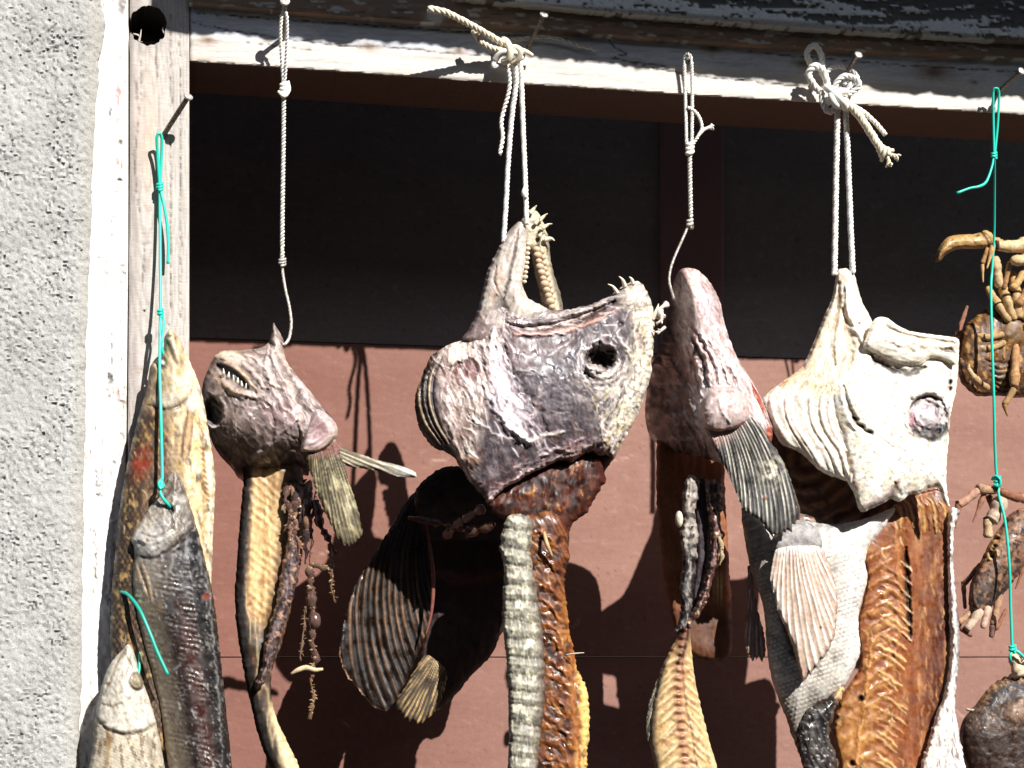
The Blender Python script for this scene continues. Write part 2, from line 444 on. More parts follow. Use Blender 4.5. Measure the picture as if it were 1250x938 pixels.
gn = cw.flow(20, 4.0, 3.4, 25, 2); cw.h += 1.6*gn; cw.mul(1+.24*gn)
f2 = cw.flow(0, 24, 60, 8); cw.mix(np.clip(f2-.2, 0, 1)*.5, np.array([.5, .49, .47]))
tag(cw.build('concrete_wall', M_concrete, None, thick=.25, origin=W(0, 938, 0)), 'rough grey concrete house wall along the left side', 'wall')

# white trim board
trim = thing('window_trim', W(135, 938, 0), 'upright board thick with cracked white paint beside the concrete wall', 'trim board')
tp = Piece([(118, -420), (156.5, -420), (156.5, 300), (153.5, 600), (150, 1250), (84, 1250), (92, 802), (95, 543), (104, 240), (110, 60)], step=2.0, d=.004, straight=True, seed=5, reach=8)
tp.inflate(3, 4, 2); tp.gloss(.6).fill(np.array([.74, .72, .69]))
bm = np.clip((tp.x-(144-.012*tp.y+3*fbm(tp.x/9, tp.y/30, 3)))/2.5, 0, 1)
tp.mix(bm*.75, np.array([.68, .63, .58])); tp.h -= bm*2.0
crk = tp.flow(88, 60, 7, 4); cm = np.clip((np.abs(crk)*-1+.05)/.05, 0, 1)*np.clip((fbm(tp.x/40, tp.y/60, 9)-.1)/.1, 0, 1); tp.h -= 1.8*cm; tp.mix(cm*.9, np.array([.25, .2, .17]))
mo = tp.flow(90, 40, 14, 6); tp.mix(np.clip((mo-.12)/.3, 0, 1)*.3, np.array([.70, .66, .60]))
for (x, y, rx, ry) in ((144, 108, 2.2, 9), (143.5, 122, 1.5, 12), (144, 148, 2.5, 6), (143, 198, 2.5, 7), (142, 232, 2, 10), (145, 75, 1.2, 8), (143, 480, 2, 8)):
    tp.blob(x, y, rx, ry, 0, -1.5, np.array([.50, .27, .24]), .9, 4, wob=4, ws=5)
for (x, y, rx, ry) in ((146, 175, 2, 3), (146, 220, 1.5, 5), (135, 462, 3, 6), (140, 565, 4, 1.5), (120, 605, 5, 1.2), (118, 585, 1.2, 14), (134, 140, 1, 10), (111, 235, 1.5, 4)):
    tp.blob(x, y, rx, ry, 0, -2.5, np.array([.06, .05, .05]), .9, 4, wob=5, ws=5)
tp.blob(148, 8, 5, 11, 0, -2, np.array([.12, .1, .1]), .85, 4, wob=6, ws=6)  # painted shadow of the overhang at the top of the trim
for (x, y, rx, ry, c, a_) in ((126, 330, 5, 30, (.50, .46, .42), .5), (118, 470, 6, 18, (.46, .42, .37), .6), (136, 640, 5, 34, (.52, .47, .42), .5), (112, 700, 6, 26, (.42, .38, .33), .6), (128, 820, 7, 22, (.5, .46, .41), .5), (147, 330, 3, 40, (.46, .36, .31), .6), (148, 520, 3, 50, (.5, .42, .37), .6), (108, 860, 5, 30, (.4, .36, .31), .6), (136, 60, 3, 22, (.5, .46, .4), .5)):
    tp.blob(x, y, rx, ry, 0, -2.0, np.array(c), a_, 3, wob=9, ws=7)
for pts in ([(132, 395), (138, 430), (131, 470), (137, 500)], [(125, 560), (122, 600), (130, 612)], [(140, 250), (134, 290)], [(112, 640), (118, 690), (112, 740)], [(140, 700), (137, 760), (141, 800)]):
    tp.stroke(pts, .9, -3, np.array([.2, .16, .13]), .85, wob=5)
lf = np.clip((112-.024*tp.y+4*fbm(tp.x/9, tp.y/20, 8)-tp.x)/6, 0, 1); tp.mix(lf*.7, np.array([.62, .55, .46]))
tp.bumps(5, 22, 7, st=3, ang=90); tp.bumps(4, 6, 17, st=2, ang=90); tp.fibers(120, 90, 16, .8, (np.array([.5, .45, .4]), np.array([.8, .79, .77]), np.array([.36, .3, .26])), .7, -2, None, 3, .3, 6)
tp.build('painted_board', M_paint, trim, thick=.12)

# window frame: post and lintel
frame = thing('window_frame', W(195, 938, 0), 'bare weathered wooden post and beam framing the dark opening', 'window frame')
po = Piece([(158.5, -420), (231, -420), (231, 420), (229.5, 700), (228, 1250), (152, 1250), (155.5, 600), (158.5, 200)], step=2.0, d=.002, straight=True, seed=8, reach=8)
po.inflate(2, 3, 2); po.gloss(.8).fill(lit_wood*.74)
# grain: rings around a knotty heart
cx = 180+6*fbm(po.y/160, po.y*0, 2); rr = np.sqrt(((po.x-cx)*1.0)**2+((po.y-190)*.13)**2)+3*po.flow(90, 90, 14, 3)
g = np.sin(rr*1.5+1.5*po.flow(90, 160, 8, 6)); po.mix(np.clip(g-.1, 0, 1)*.6, np.array([.33, .26, .22]))
heart = np.exp(-((po.x-182)/14)**2-((po.y-165)/62)**2); po.mix(heart*.45, np.array([.60, .42, .28]))
gg = po.flow(90, 110, 2.6, 9); po.mix(np.clip(gg*1.3, 0, 1)*.8, np.array([.27, .235, .21])); po.h -= np.clip(gg, 0, 1)*1.4
gg2 = po.flow(90, 60, 8, 19); po.mix(np.clip(gg2-.1, 0, 1)*.5, np.array([.72, .62, .52]))
po.mix(np.exp(-((po.x-163)/6)**2)*np.clip(.6+.9*po.flow(90, 80, 10, 33), 0, 1)*.85, np.array([.26, .21, .19]))
for pts, w in (([(191, 56), (191, 75), (192, 95)], 1.0), ([(173, 70), (172, 110), (171, 140)], .8), ([(176, 300), (174, 345)], .8), ([(183, 460), (182, 540)], 1.0), ([(219, 10), (220, 200), (221, 400)], .6), ([(207, 0), (209, 150), (207, 400)], .6), ([(165, 90), (168, 150), (164, 200), (170, 260)], .9)):
    po.stroke(pts, w, -2.5, np.array([.15, .12, .1]), .8, wob=3)
po.stroke([(172, 118), (168, 140), (176, 150), (171, 170)], 5, 0, np.array([.50, .40, .36]), .7, wob=8)
po.blob(176, 380, 1.6, 1.6, 0, -3, np.array([.04, .03, .03]), 1, 4); po.blob(178, 297, 5, 3, 0, -1, np.array([.3, .25, .22]), .6, 2, wob=4)
hd = np.sqrt(((po.x-181)/22.5)**2+((po.y-31+ .0)/25)**2)+.16*fbm(po.x/7, po.y/20, 4)
po.mix(np.clip(1.5-hd, 0, 1)*.6, np.array([.22, .18, .16]))
nr = np.abs(hd-1) < .075; k_ = np.where(nr, 1/np.maximum(hd, .5), 1); po.x = 181+(po.x-181)*k_; po.y = 31+(po.y-31)*k_; hd = np.where(nr, 1.0, hd); po.q = po.q[~((hd <= 1.0001)[po.q].all(1))]
po.wall_col = np.array([.045, .037, .03]); po.build('post', M_wood, frame, thick=.14)  # hole walls coloured near black, painting in the shade inside
hb_ = Bag()
for pts, r in (([(163, 42, -.004), (168, 43, 0), (171, 46, .003)], [1.6, 1.4, .3]), ([(169, 53, .0), (171.5, 43, .004), (172.5, 36, .006)], [1.8, 1.2, .2]), ([(201, 42, 0), (198.5, 37, .002), (199, 33, .004)], [1.6, 1.0, .2]), ([(171, 52, 0), (174, 51, .004)], [1.2, .2])):
    hb_.tube(pts, r, (.6, .52, .44), 5)
hb_.build('splinters', M_wood, frame)

li = Piece([(231.8, -60), (1700, 20), (1700, 171.5), (1250, 140.5), (850, 117), (560, 98), (231.8, 75.5)], step=2.2, d=.0, straight=True, rough_edge=.8, seed=11, reach=8)
li.inflate(2.5, 4, 2); li.gloss(.8).fill(np.array([.60, .555, .51]))
yl = li.y-(.0645*(li.x-232)); rel = yl  # along the beam
for sd, sc, a in ((3, 3.0, .5), (4, 7.0, .5), (5, 1.8, .35)):
    nz = fbm(li.x/150, (rel+5*fbm(li.x/120, rel/40, 6))/sc, sd); li.mix(np.clip(nz, 0, 1)*a, np.array([.42, .385, .36])); li.h -= np.clip(nz, 0, 1)*1.3
nz = fbm(li.x/200, rel/12, 14); li.mix(np.clip(nz-.05, 0, 1)*.8, np.array([.33, .27, .22]))
up_ = np.clip((46-rel+5*fbm(li.x/90, rel/9, 21))/10, 0, 1)            # blue-grey tone of sky-lit shade painted into the timber's upper half
li.mix(up_*.8, np.array([.56, .60, .66])); gn = fbm(li.x/70, rel/2.2, 41, 3); li.mix(up_*np.clip(gn+.1, 0, 1)*.8, np.array([.24, .245, .26]))
for (x, y, r) in ((254, 49, 7), (450, 57, 8), (560, 62, 7), (1190, 100, 4), (870, 60, 10), (1140, 88, 16), (980, 78, 9)):
    li.blob(x, y, r*1.6, r*.75, 4, .8, np.array([.28, .19, .13]), .75, 3, wob=4, ws=9); li.blob(x, y, r*.6, r*.35, 4, -.6, np.array([.13, .09, .07]), .7, 3)
for pts, w in (([(232, 28), (330, 45), (420, 56), (480, 58), (560, 66), (640, 70)], 1.1), ([(742, 47), (752, 60), (764, 66), (750, 70)], .8), ([(770, 78), (850, 92), (960, 104), (1010, 108)], .9), ([(300, 52), (390, 62)], .7), ([(745, 72), (820, 82)], 1), ([(240, 17), (420, 29), (700, 48)], .8), ([(900, 62), (1100, 80), (1250, 88)], .8)):
    li.stroke(pts, w, -2.6, np.array([.06, .05, .045]), .85, wob=2.5)
li.mix(np.exp(-((rel-72)/3.0)**2)*np.clip(.3+fbm(li.x/30, rel/4, 8), 0, 1)*.7, np.array([.6, .47, .35]))
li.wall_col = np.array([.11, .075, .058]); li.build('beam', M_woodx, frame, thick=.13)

# rail and painted board above the beam
rail = thing('window_head', W(700, 30, 0), 'peeling brown and pale blue painted boards above the wooden beam', 'window head')
ra = Piece([(231, -90), (1700, 10), (1700, 102), (1250, 73), (900, 55), (420, 21), (231, 4)], step=2.2, d=.016, straight=True, rough_edge=1.2, edge_scale=10, seed=13, reach=8)
ra.inflate(3, 5, 2); ra.gloss(.7).fill(np.array([.20, .14, .10])); rel = ra.y-.066*(ra.x-231)
ra.mix(np.clip(fbm(ra.x/60, rel/5, 4)*2.4-.1, 0, 1)*.7, np.array([.34, .18, .10])); ra.mix(np.clip(fbm(ra.x/30, rel/4, 5)*3-.8, 0, 1)*.85, np.array([.40, .38, .33]))
ra.mix(np.clip((fbm(ra.x/28, rel/6, 9)-.27)/.05, 0, 1)*.8, np.array([.52, .51, .47])); ra.mix(np.clip(fbm(ra.x/90, rel/3, 15)*3-.6, 0, 1)*.7, np.array([.02, .017, .015]))
ra.bumps(1.6, 6, 2, st=6, ang=4); ra.blob(530, 20, 12, 9, 0, .8, np.array([.55, .54, .5]), .8, 4, wob=8, ws=8)
ra.build('brown_rail', M_paint, rail, thick=.10)
pb = Piece([(560, -180), (1700, -100), (1700, 82), (1250, 52), (966, 35), (720, 14.5), (600, 2), (560, -2)], step=2.2, d=.034, straight=True, rough_edge=1.8, edge_scale=9, seed=17, reach=10)
pb.inflate(4, 6, 2); pb.gloss(.6).fill(np.array([.76, .80, .81])); rel = pb.y-.072*(pb.x-600)
fl = fbm(pb.x/70, rel/10, 3, 5)+.45*fbm(pb.x/8, rel/5, 7, 3); bare = np.clip((fl-.20+.011*(6-rel)*np.clip((pb.x-780)/90, 0, 1))/.05, 0, 1)
pb.h -= bare*2.5; pb.mix(bare*.93, np.array([.055, .06, .05])); pb.mix(bare*np.clip(fbm(pb.x/50, rel/2, 12)*2, 0, 1)*.7, np.array([.16, .15, .12]))
ck = np.clip((.05-np.abs(fbm(pb.x/9, rel/6, 19, 3)))/.05, 0, 1)*np.clip(fbm(pb.x/60, rel/30, 20)*3+.5, 0, 1); pb.h -= ck*1.6; pb.mix(ck*.7, np.array([.13, .13, .11]))
pb.mix(np.clip((rel-(-2))/3, 0, 1)*.6, np.array([.17, .13, .08])); pb.bumps(1.2, 5, 5, st=2, ang=4)
pb.build('flaking_board', M_paint, rail, thick=.10)
# boards that carry on above, out of the picture
wl = Piece([(100, -980), (1750, -980), (1750, 0), (560, -40), (231, -40), (100, -40)], step=14, d=-.002, straight=True, seed=19)
wl.gloss(.8).fill(np.array([.45, .43, .4])).bumps(2, 14, 3, st=8, ang=4)
tag(wl.build('gable_boarding', M_wood, None, thick=.05, origin=W(900, -500, 0)), 'grey boarding of the house above the window head', 'wall')

# unseen roof overhang, shaped as an open ragged board to shade the frame top
EY = -86
ea = Piece([(352, -292+EY), (700, -262+EY), (1100, -206+EY), (1420, -166+EY), (2200, -80+EY), (2200, -330+EY), (352, -400+EY)], step=2.5, d=.40, straight=True, rough_edge=0, seed=23)
xs = ea.x; low = ea.s < 40
ea.gloss(.9).fill(np.array([.16, .15, .14]))
jag = 10*fbm(xs/70, xs*0, 3)+4*fbm(xs/10, xs*0, 5)
ea.y = ea.y+np.where(ea.y > -345+EY+.11*(xs-352), jag, 0)
roof = thing('shade_overhang', W(1000, -300, .4), 'unseen ragged overhang board with added brackets, shading the top of the frame', 'overhang')
ea.build('shade_board', M_wood, roof, thick=.035)
so = W(352, -330, .37); rpts = []
a1, a2 = W(352, -335+EY, .37), W(2200, -235+EY, .37)
sv = np.array([a1, a2, a2+[0, .43, .05], a1+[0, .43, .05]]); sv = np.concatenate([sv, sv+[0, 0, .12]])
b1 = Bag()
for bx_ in (420, 900, 1380, 1860):
    b1 = Bag(); b1.tube([(bx_, -395+EY+.07*(bx_-352), .39), (bx_-30, -330+EY+.06*(bx_-352), -.01)], 9, (.2, .17, .14), 8); b1.build('bracket', M_wood, roof)

# unseen dark building behind the camera, added to cut low sky light
bh = thing('sky_blocker', (1, -11, 0), 'unseen dark building added across the yard to cut low sky light', 'sky_blocker')
def box_geo(x0, x1, y0, y1, z0, z1):
    v = np.array([(x, y, z) for z in (z0, z1) for (x, y) in ((x0, y0), (x1, y0), (x1, y1), (x0, y1))], float)
    return v, [(3, 2, 1, 0), (4, 5, 6, 7), (0, 1, 5, 4), (1, 2, 6, 5), (2, 3, 7, 6), (3, 0, 4, 7)]
v, f = box_geo(-17, 19, -15, -11, 0, 7.0); mesh_obj('wall', v, f, M_wood, bh, np.tile([.03, .026, .023], (8, 1)), np.full(8, .9), smooth_=False)
v = np.array([(-17.3, -10.7, 7.01), (19.3, -10.7, 7.01), (19.3, -15.3, 7.01), (-17.3, -15.3, 7.01), (-17.3, -13, 8.2), (19.3, -13, 8.2)], float)
mesh_obj('roof', v, [(0, 1, 5, 4), (2, 3, 4, 5), (1, 2, 5), (3, 0, 4), (3, 2, 1, 0)], M_wood, bh, np.tile([.05, .05, .05], (6, 1)), np.full(6, .9), smooth_=False)
# brown painted boards behind
bp = thing('board_wall', W(620, 1200, -.4), 'reddish brown painted boards at the back of the opening', 'board wall')
def panel(name, outline, d, seed, base):
    p = Piece(outline, step=3.0, d=d, straight=True, seed=seed, reach=8)
    p.gloss(.62).fill(base)
    n = fbm(p.x/26, p.y/2.6, 3, 3); p.mul(1+.11*n); p.h += .4*n; n = fbm(p.x/2.4, p.y/9, 13, 2); p.mul(1+.07*n); n = fbm(p.x/7, p.y/5, 23, 3); p.mul(1+.10*n)
    n = fbm(p.x/160, p.y/60, 5); p.mix(np.clip(n, 0, 1)*.6, base*np.array([1.28, 1.3, 1.3])); p.mix(np.clip(-n, 0, 1)*.6, base*np.array([.78, .68, .66])); n = fbm(p.x/9, p.y/70, 63, 3); p.mix(np.clip(n-.15, 0, 1)*.5, base*np.array([1.2, 1.3, 1.35]))
    n = fbm(p.x/14, p.y/10, 6, 4); p.mix(np.clip((n-.32)/.1, 0, 1)*.35, base*np.array([1.35, 1.6, 1.7]))
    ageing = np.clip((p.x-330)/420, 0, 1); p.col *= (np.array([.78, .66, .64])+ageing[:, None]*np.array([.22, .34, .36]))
    sp = fbm(p.x/3.2, p.y/3.2, 8, 2); p.mix(np.clip((sp-.58)/.05, 0, 1)*.6, np.array([.16, .05, .035]))
    rs = np.random.RandomState(seed)
    for k in range(14):
        x, y, a = rs.uniform(240, 1230), rs.uniform(430, 930), rs.uniform(-60, 70); l = rs.uniform(8, 36)
        p.stroke([(x, y), (x+l*math.cos(R_(a))*.5+2, y+l*math.sin(R_(a))*.5), (x+l*math.cos(R_(a)), y+l*math.sin(R_(a)))], 1.1, -.8, base*np.array([1.7, 2.2, 2.3]), .6, wob=3)
    return p.build(name, M_panel, bp, thick=.02)
brown = np.array([.252, .130, .099])
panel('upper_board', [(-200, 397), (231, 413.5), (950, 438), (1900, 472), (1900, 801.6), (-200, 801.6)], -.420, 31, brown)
panel('shade_toned_board', [(-200, -200), (1900, -200), (1900, 470.5), (950, 436.5), (231, 412), (-200, 395.5)], -.423, 33, np.array([.235, .222, .216]))  # shade painted in: grey board ending at the beam's shadow line
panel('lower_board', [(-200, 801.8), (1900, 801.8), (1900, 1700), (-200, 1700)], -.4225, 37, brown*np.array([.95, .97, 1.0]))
bt = Piece([(806, 100), (884, 104), (884, 433), (806, 430)], step=3.0, d=-.417, straight=True, seed=43)
bt.inflate(2, 3).gloss(.7).fill(np.array([.27, .17, .165])); bt.bumps(1, 12, 3, st=5, ang=90)
bt.build('cover_strip', M_panel, bp, thick=.004)
# ---------------------------------------------------------------- nails
def nail(bx, by, hx, hy, hd, label, r=3.0, hr=6.5, bd=-.004, name='nail'):
    t = thing(name, W(bx, by, 0), label, 'nail', 'nails in the window frame')
    a, b = W(bx, by, bd), W(hx, hy, hd); ax = (b-a)/np.linalg.norm(b-a)
    ts = np.linspace(0, 1, 12)[:, None]; path = a+(b-a)*ts+np.array([0, 0, .0006])*np.sin(ts*3.1)
    V, F, _, _ = tube_geo(path, r*PX, 10); mesh_obj('shank', V, F, M_nail, t)
    p = np.array([b-ax*.0016, b-ax*.0014, b+ax*.0008, b+ax*.0014]); rr = np.array([hr*.8, hr, hr, hr*.86])*PX
    V, F, _, _ = tube_geo(p, rr, 14); mesh_obj('nail_head', V, F, M_hook, t)  # paler metal on the head paints in its sunlit face
nail(195, 173, 230, 118, .062, 'bent rusty nail in the upright post holding green twine', 3.2, 5.6)
nail(345, 52, 348, 2, .075, 'nail at the left end of the beam with the thin hooked cord', 3, 6)
nail(640, 69, 664, 18, .06, 'nail in the middle of the beam above the gaping fish head', 2.6, 5.6)
nail(842, 78, 840, 70, .024, 'short nail hidden in the loop of the braided cord', 2.2, 3.4)
nail(1024, 102, 1048, 67, .055, 'nail behind the bow of thick white cord', 2.6, 5.4)
nail(1213, 117, 1247, 87, .06, 'rusty nail at the right end of the beam holding green twine', 2.8, 5.2)

WH = (.80, .77, .70); CR = (.74, .66, .50); WG = (.70, .69, .67); GR = (.02, .52, .39)
def coil(b, cx, cy, d, r, rr, turns, h, c, tilt=0.0):
    """a wound knot round a vertical cord"""
    pts = []; n = int(turns*12)
    for i in range(n+1):
        a = 2*math.pi*i/12; f = i/n-.5
        pts.append((cx+r*math.cos(a)+tilt*f*h, cy+f*h+.25*r*math.sin(a), d+r*math.sin(a)*PX))
    b.tube(pts, rr, c, 7, 1.5)

# thin cord with wire hook
t = thing('hooked_cord', W(346, 50, .03), 'thin twisted white cord with a wire hook holding the small gnarled fish', 'cord')
b = Bag(); b.twist([(344, 17, .062), (342.5, 40, .052), (344, 75, .034), (346, 104, .022)], 2.2, WH, 2, 9).twist([(344, 17, .062), (347, 15, .064), (350, 19, .062), (350.5, 45, .050), (349, 80, .034), (347, 104, .022)], 2.2, WG, 2, 9)
b.twist([(346.5, 112, .022), (346, 160, .014), (345, 240, .008), (344.5, 300, .006), (344.5, 318, .005)], 2.9, WH, 2, 8.5, c2=(.5, .48, .43))
b.build('cord', M_cord, t)
b = Bag(); coil(b, 346.5, 108, .022, 3.2, 2.6, 2.6, 13, WH); b.tube([(340, 112, .022), (347, 118, .028), (353, 110, .024), (352, 99, .024)], [2, 2.4, 2.2, 1.2], WH); b.build('knot', M_cord, t)
b = Bag(); coil(b, 344.5, 320, .005, 3.6, 1.6, 2.4, 8, (.62, .6, .56)); b.tube([(344, 318, .005), (345, 332, .005), (348, 352, .005), (353, 374, .005), (355.5, 396, .006), (352.5, 414, .008), (346, 421, .012), (340, 416, .018)], 1.9, (.7, .7, .67), 8)
b.build('wire_hook', M_hook, t)

# thick cord tied over the middle nail
t = thing('knotted_cord', W(635, 66, .02), 'thick white cord knotted over the middle nail with long loose ends', 'cord')
b = Bag()
b.twist([(523, 11, .098), (540, 14, .094), (556, 21, .082), (577, 32, .064), (598, 44, .044), (617, 55, .030)], 4.2, CR, 3, 22)
b.twist([(578, 37, .044), (588, 52, .040), (604, 60, .032), (620, 62, .028)], 3.9, CR, 3, 20)
b.twist([(620, 50, .012), (642, 47, .012), (669, 45.5, .014), (696, 52, .012), (712, 57, .012), (728, 60.5, .010)], 2.6, (.5, .47, .42), 2, 18)  # grey strand: its shade is put into the colour
b.twist([(620, 80, .02), (622, 101, .014), (620, 117, .010), (615, 134, .008), (612, 151, .008), (613.5, 168, .008), (610, 189, .008)], 2.9, WH, 2, 12)
b.twist([(628, 72, .026), (630, 101, .016), (625, 141, .010), (620, 202, .004), (618, 242, .002), (614.5, 296, .0)], 3.3, WG, 3, 16)
b.twist([(635, 66, .026), (637, 111, .016), (639, 168, .010), (641.5, 228, .008), (643, 274, .010)], 3.2, WH, 3, 16)
b.build('cord', M_cord, t)
b = Bag()
b.tube([(614, 48, .024), (619, 52, .034), (623, 62, .040), (621, 73, .034), (614, 76, .024)], 4.3, CR, 9, 2)
b.tube([(604, 74, .022), (610, 66, .030), (620, 63, .036), (631, 65, .034), (636, 72, .024)], 4.2, WH, 9, 2)
b.tube([(616, 66, .022), (626, 58, .034), (635, 62, .038), (632, 73, .030), (624, 78, .022)], 3.9, CR, 9, 2)
b.tube([(630, 60, .03), (641, 63, .026), (650, 68, .02)], [3.6, 3.2, 2.4], CR, 9, 2)
b.tube([(604, 74, .022), (602, 82, .02), (608, 80, .018), (619, 82, .02)], 3.3, WG, 9, 2)
b.tube([(642, 227, .012), (640, 236, .013), (642, 242, .012)], [2.5, 4, 2.5], WH, 9, 2)
b.build('knot', M_cord, t)

# braided cord with bare wire
t = thing('braided_cord', W(842, 75, .02), 'slim braided white cord ending in a bent wire at the pink fish head', 'cord')
b = Bag()
b.twist([(838, 174, .014), (836.5, 120, .012), (835.5, 78, .018), (837, 67, .022), (841, 67, .026), (844, 76, .022), (845, 120, .014), (844.5, 174, .014)], 2.5, WH, 2, 7, c2=(.62, .6, .56))
b.twist([(842, 188, .012), (842.3, 225, .008), (843, 266, .004)], 3.1, WH, 2, 8.5, c2=(.5, .48, .43))
b.twist([(846, 176, .016), (853, 165, .018), (857, 156, .018), (854, 144, .018), (848, 136, .016), (839, 131, .016)], 2.3, WH, 2, 8)
b.twist([(852, 166, .018), (860, 158, .02), (870, 155, .02)], 2.2, WH, 4, 8, fray=7)
b.build('cord', M_cord, t)
b = Bag(); coil(b, 842, 181, .014, 3.4, 2.8, 2.6, 14, WH); coil(b, 842, 273, .004, 2.6, 2.2, 2.2, 10, (.5, .47, .42)); b.tube([(842, 270, .004), (846, 277, .008), (845, 281, .008)], [1.6, 1.4, .6], (.12, .1, .09)); b.build('knot', M_cord, t)
b = Bag(); b.tube([(841.5, 272, .003), (838, 281, .003), (831, 297, .003), (823, 315, .003), (818, 331, .003), (817, 344, .003), (820, 356, .003), (823, 366, 0)], 1.7, (.7, .7, .67), 8); b.build('wire', M_hook, t)

# thick cord tied in a bow
t = thing('bowed_cord', W(1025, 110, .02), 'thick soft white cord tied in a bow above the white fish head', 'cord')
b = Bag()
b.twist([(1022.5, 128, .024), (1021.5, 170, .014), (1020.5, 216, .006), (1019.5, 280, .0), (1018.5, 336, -.002)], 3.9, WH, 3, 16)
b.twist([(1032, 130, .022), (1034, 170, .012), (1036, 216, .006), (1038.5, 280, .002), (1041, 334, .0)], 3.8, WG, 3, 16)
b.twist([(1029, 122, .03), (1040, 132, .036), (1050, 143, .036), (1063, 163, .034), (1074, 180, .034), (1083, 190, .034)], 5.2, CR, 4, 24, fray=18)
b.twist([(1081, 187, .034), (1090, 190, .036), (1097, 193, .036)], 2.6, CR, 3, 14, fray=8); b.twist([(1080, 186, .034), (1084, 195, .034), (1086, 203, .034)], 2.6, CR, 3, 14, fray=8)
b.twist([(1036, 128, .03), (1048, 133, .034), (1060, 142, .034), (1072, 154, .034), (1081, 165, .034)], 3.2, WH, 3, 18)
b.build('cord', M_cord, t)
b = Bag()
b.twist([(996, 84, .02), (989, 77, .024), (985, 67, .026), (989, 58, .028), (996, 57, .028), (1002, 66, .028), (1004, 80, .026), (1003, 92, .026)], 4.0, WH, 3, 20)
b.twist([(1000, 112, .024), (991, 101, .03), (987, 89, .034), (995, 81, .038), (1005, 87, .036), (1009, 100, .032), (1012, 112, .03)], 4.6, WH, 3, 22)
b.twist([(1018, 112, .028), (1022, 100, .036), (1031, 93, .038), (1043, 96, .034), (1049, 104, .03), (1040, 113, .026), (1028, 118, .024)], 3.8, WG, 3, 20)
b.twist([(1008, 88, .022), (1022, 81, .022), (1038, 86, .022), (1046, 95, .02), (1044, 108, .02), (1034, 116, .02)], 3.6, (.6, .58, .55), 3, 20)
b.twist([(1030, 118, .026), (1037, 104, .03), (1034, 97, .03), (1030, 104, .03)], 3.2, WG, 3, 18)
b.twist([(1003, 112, .024), (1004, 124, .026), (1009, 135, .026), (1016, 136, .026), (1021, 128, .028)], 4.0, WG, 3, 20)
b.build('bow', M_cord, t)
b = Bag()
b.tube([(1008, 106, .03), (1018, 114, .044), (1028, 124, .044), (1032, 132, .032)], 5, WH, 9, 2)
b.tube([(1010, 126, .028), (1017, 119, .042), (1026, 112, .046), (1033, 112, .036)], 4.6, WH, 9, 2)
b.tube([(1016, 108, .03), (1015, 118, .044), (1020, 128, .042), (1028, 130, .03)], 4.4, WG, 9, 2)
b.build('knot', M_cord, t)

# green twines
t = thing('green_twine', W(195, 170, .02), 'green twine hanging from the post nail through the two upper fish mouths', 'twine', 'green twines')
b = Bag()
b.tube([(195, 226, .016), (192.5, 190, .02), (191.5, 168, .028), (194, 163, .03), (197.5, 168, .026), (197, 195, .018), (195, 226, .016)], 1.9, GR)
b.tube([(196, 232, .018), (200, 250, .02), (204, 275, .02), (205.5, 300, .02), (205, 322, .02)], 1.9, GR)
b.tube([(195, 228, .016), (195.5, 300, .022), (196, 360, .034), (195.7, 384, .042), (195, 450, .066), (196.5, 509, .085), (198, 585, .096), (195, 596, .1), (198, 607, .104), (206, 617, .10), (209, 622, .085)], 1.8, GR)
b.tube([(196, 384, .042), (200, 392, .046), (198, 412, .05), (197, 424, .054), (199.5, 434, .052)], 1.5, GR); b.tube([(196, 386, .044), (195, 402, .05), (197, 420, .054), (200, 433, .05)], 1.4, GR)
b.build('twine', M_twine, t)
b = Bag(); coil(b, 195, 228, .017, 2.6, 2.1, 2.4, 8, GR); coil(b, 195.8, 382, .042, 2.4, 2, 2.2, 8, GR); b.tube([(198, 585, .097), (194, 590, .1), (196, 597, .104), (200, 592, .1)], 1.8, GR); b.build('knot', M_twine, t)
t = thing('green_twine', W(168, 766, .08), 'short green twine with a loose end lying over the dark fish', 'twine', 'green twines')
b = Bag(); b.tube([(147, 722.5, .062), (157, 727, .078), (170, 744, .10), (183, 773, .110), (192, 796, .114), (205, 824, .118)], 2.0, (.015, .33, .25)); b.tube([(147, 722.5, .062), (152, 735, .056), (160, 752, .056), (167, 766, .06), (170, 790, .07), (170, 818, .08), (167, 828, .085)], 1.5, (.015, .36, .27)); b.build('twine', M_twine, t)
t = thing('green_twine', W(1214, 115, .02), 'long green twine from the right nail with crabs tied on it', 'twine', 'green twines')
b = Bag()
b.tube([(1213.5, 188, .016), (1212.5, 140, .022), (1212.5, 112, .03), (1216, 108, .034), (1219.5, 114, .028), (1218, 150, .02), (1214.5, 188, .016)], 1.7, GR)
b.tube([(1213, 190, .016), (1211, 203, .022), (1204, 222, .028), (1195, 228, .03), (1184, 230, .03), (1168, 236, .03)], [1.5, 1.5, 1.7, 2.1, 1.6, 1.9], GR)
b.tube([(1214, 190, 0.016), (1214, 240, -0.031), (1213.5, 290, -0.063), (1211, 330, -0.067), (1209.7, 350, -0.062), (1210.5, 404, -0.054), (1213, 480, -0.052), (1214, 530, -0.062), (1215.7, 573, -0.072), (1218, 587, -0.072), (1219.5, 606, -0.068), (1227, 637, -0.060), (1232, 688, -0.054), (1233.6, 739, -0.062), (1235.5, 790, -0.066)], [1.6, 1.6, 1.6, 1.6, 1.9, 1.9, 1.9, 1.9, 1.9, 1.9, 1.9, 1.9, 1.9, 1.9, 1.9], GR)
b.tube([(1236, 793, -0.066), (1243, 796, -0.062), (1252, 804, -0.062), (1262, 806, -0.072)], 1.9, GR); b.tube([(1236, 793, -0.066), (1233, 801, -0.062), (1234, 808, -0.066)], 1.7, GR)
b.build('twine', M_twine, t)
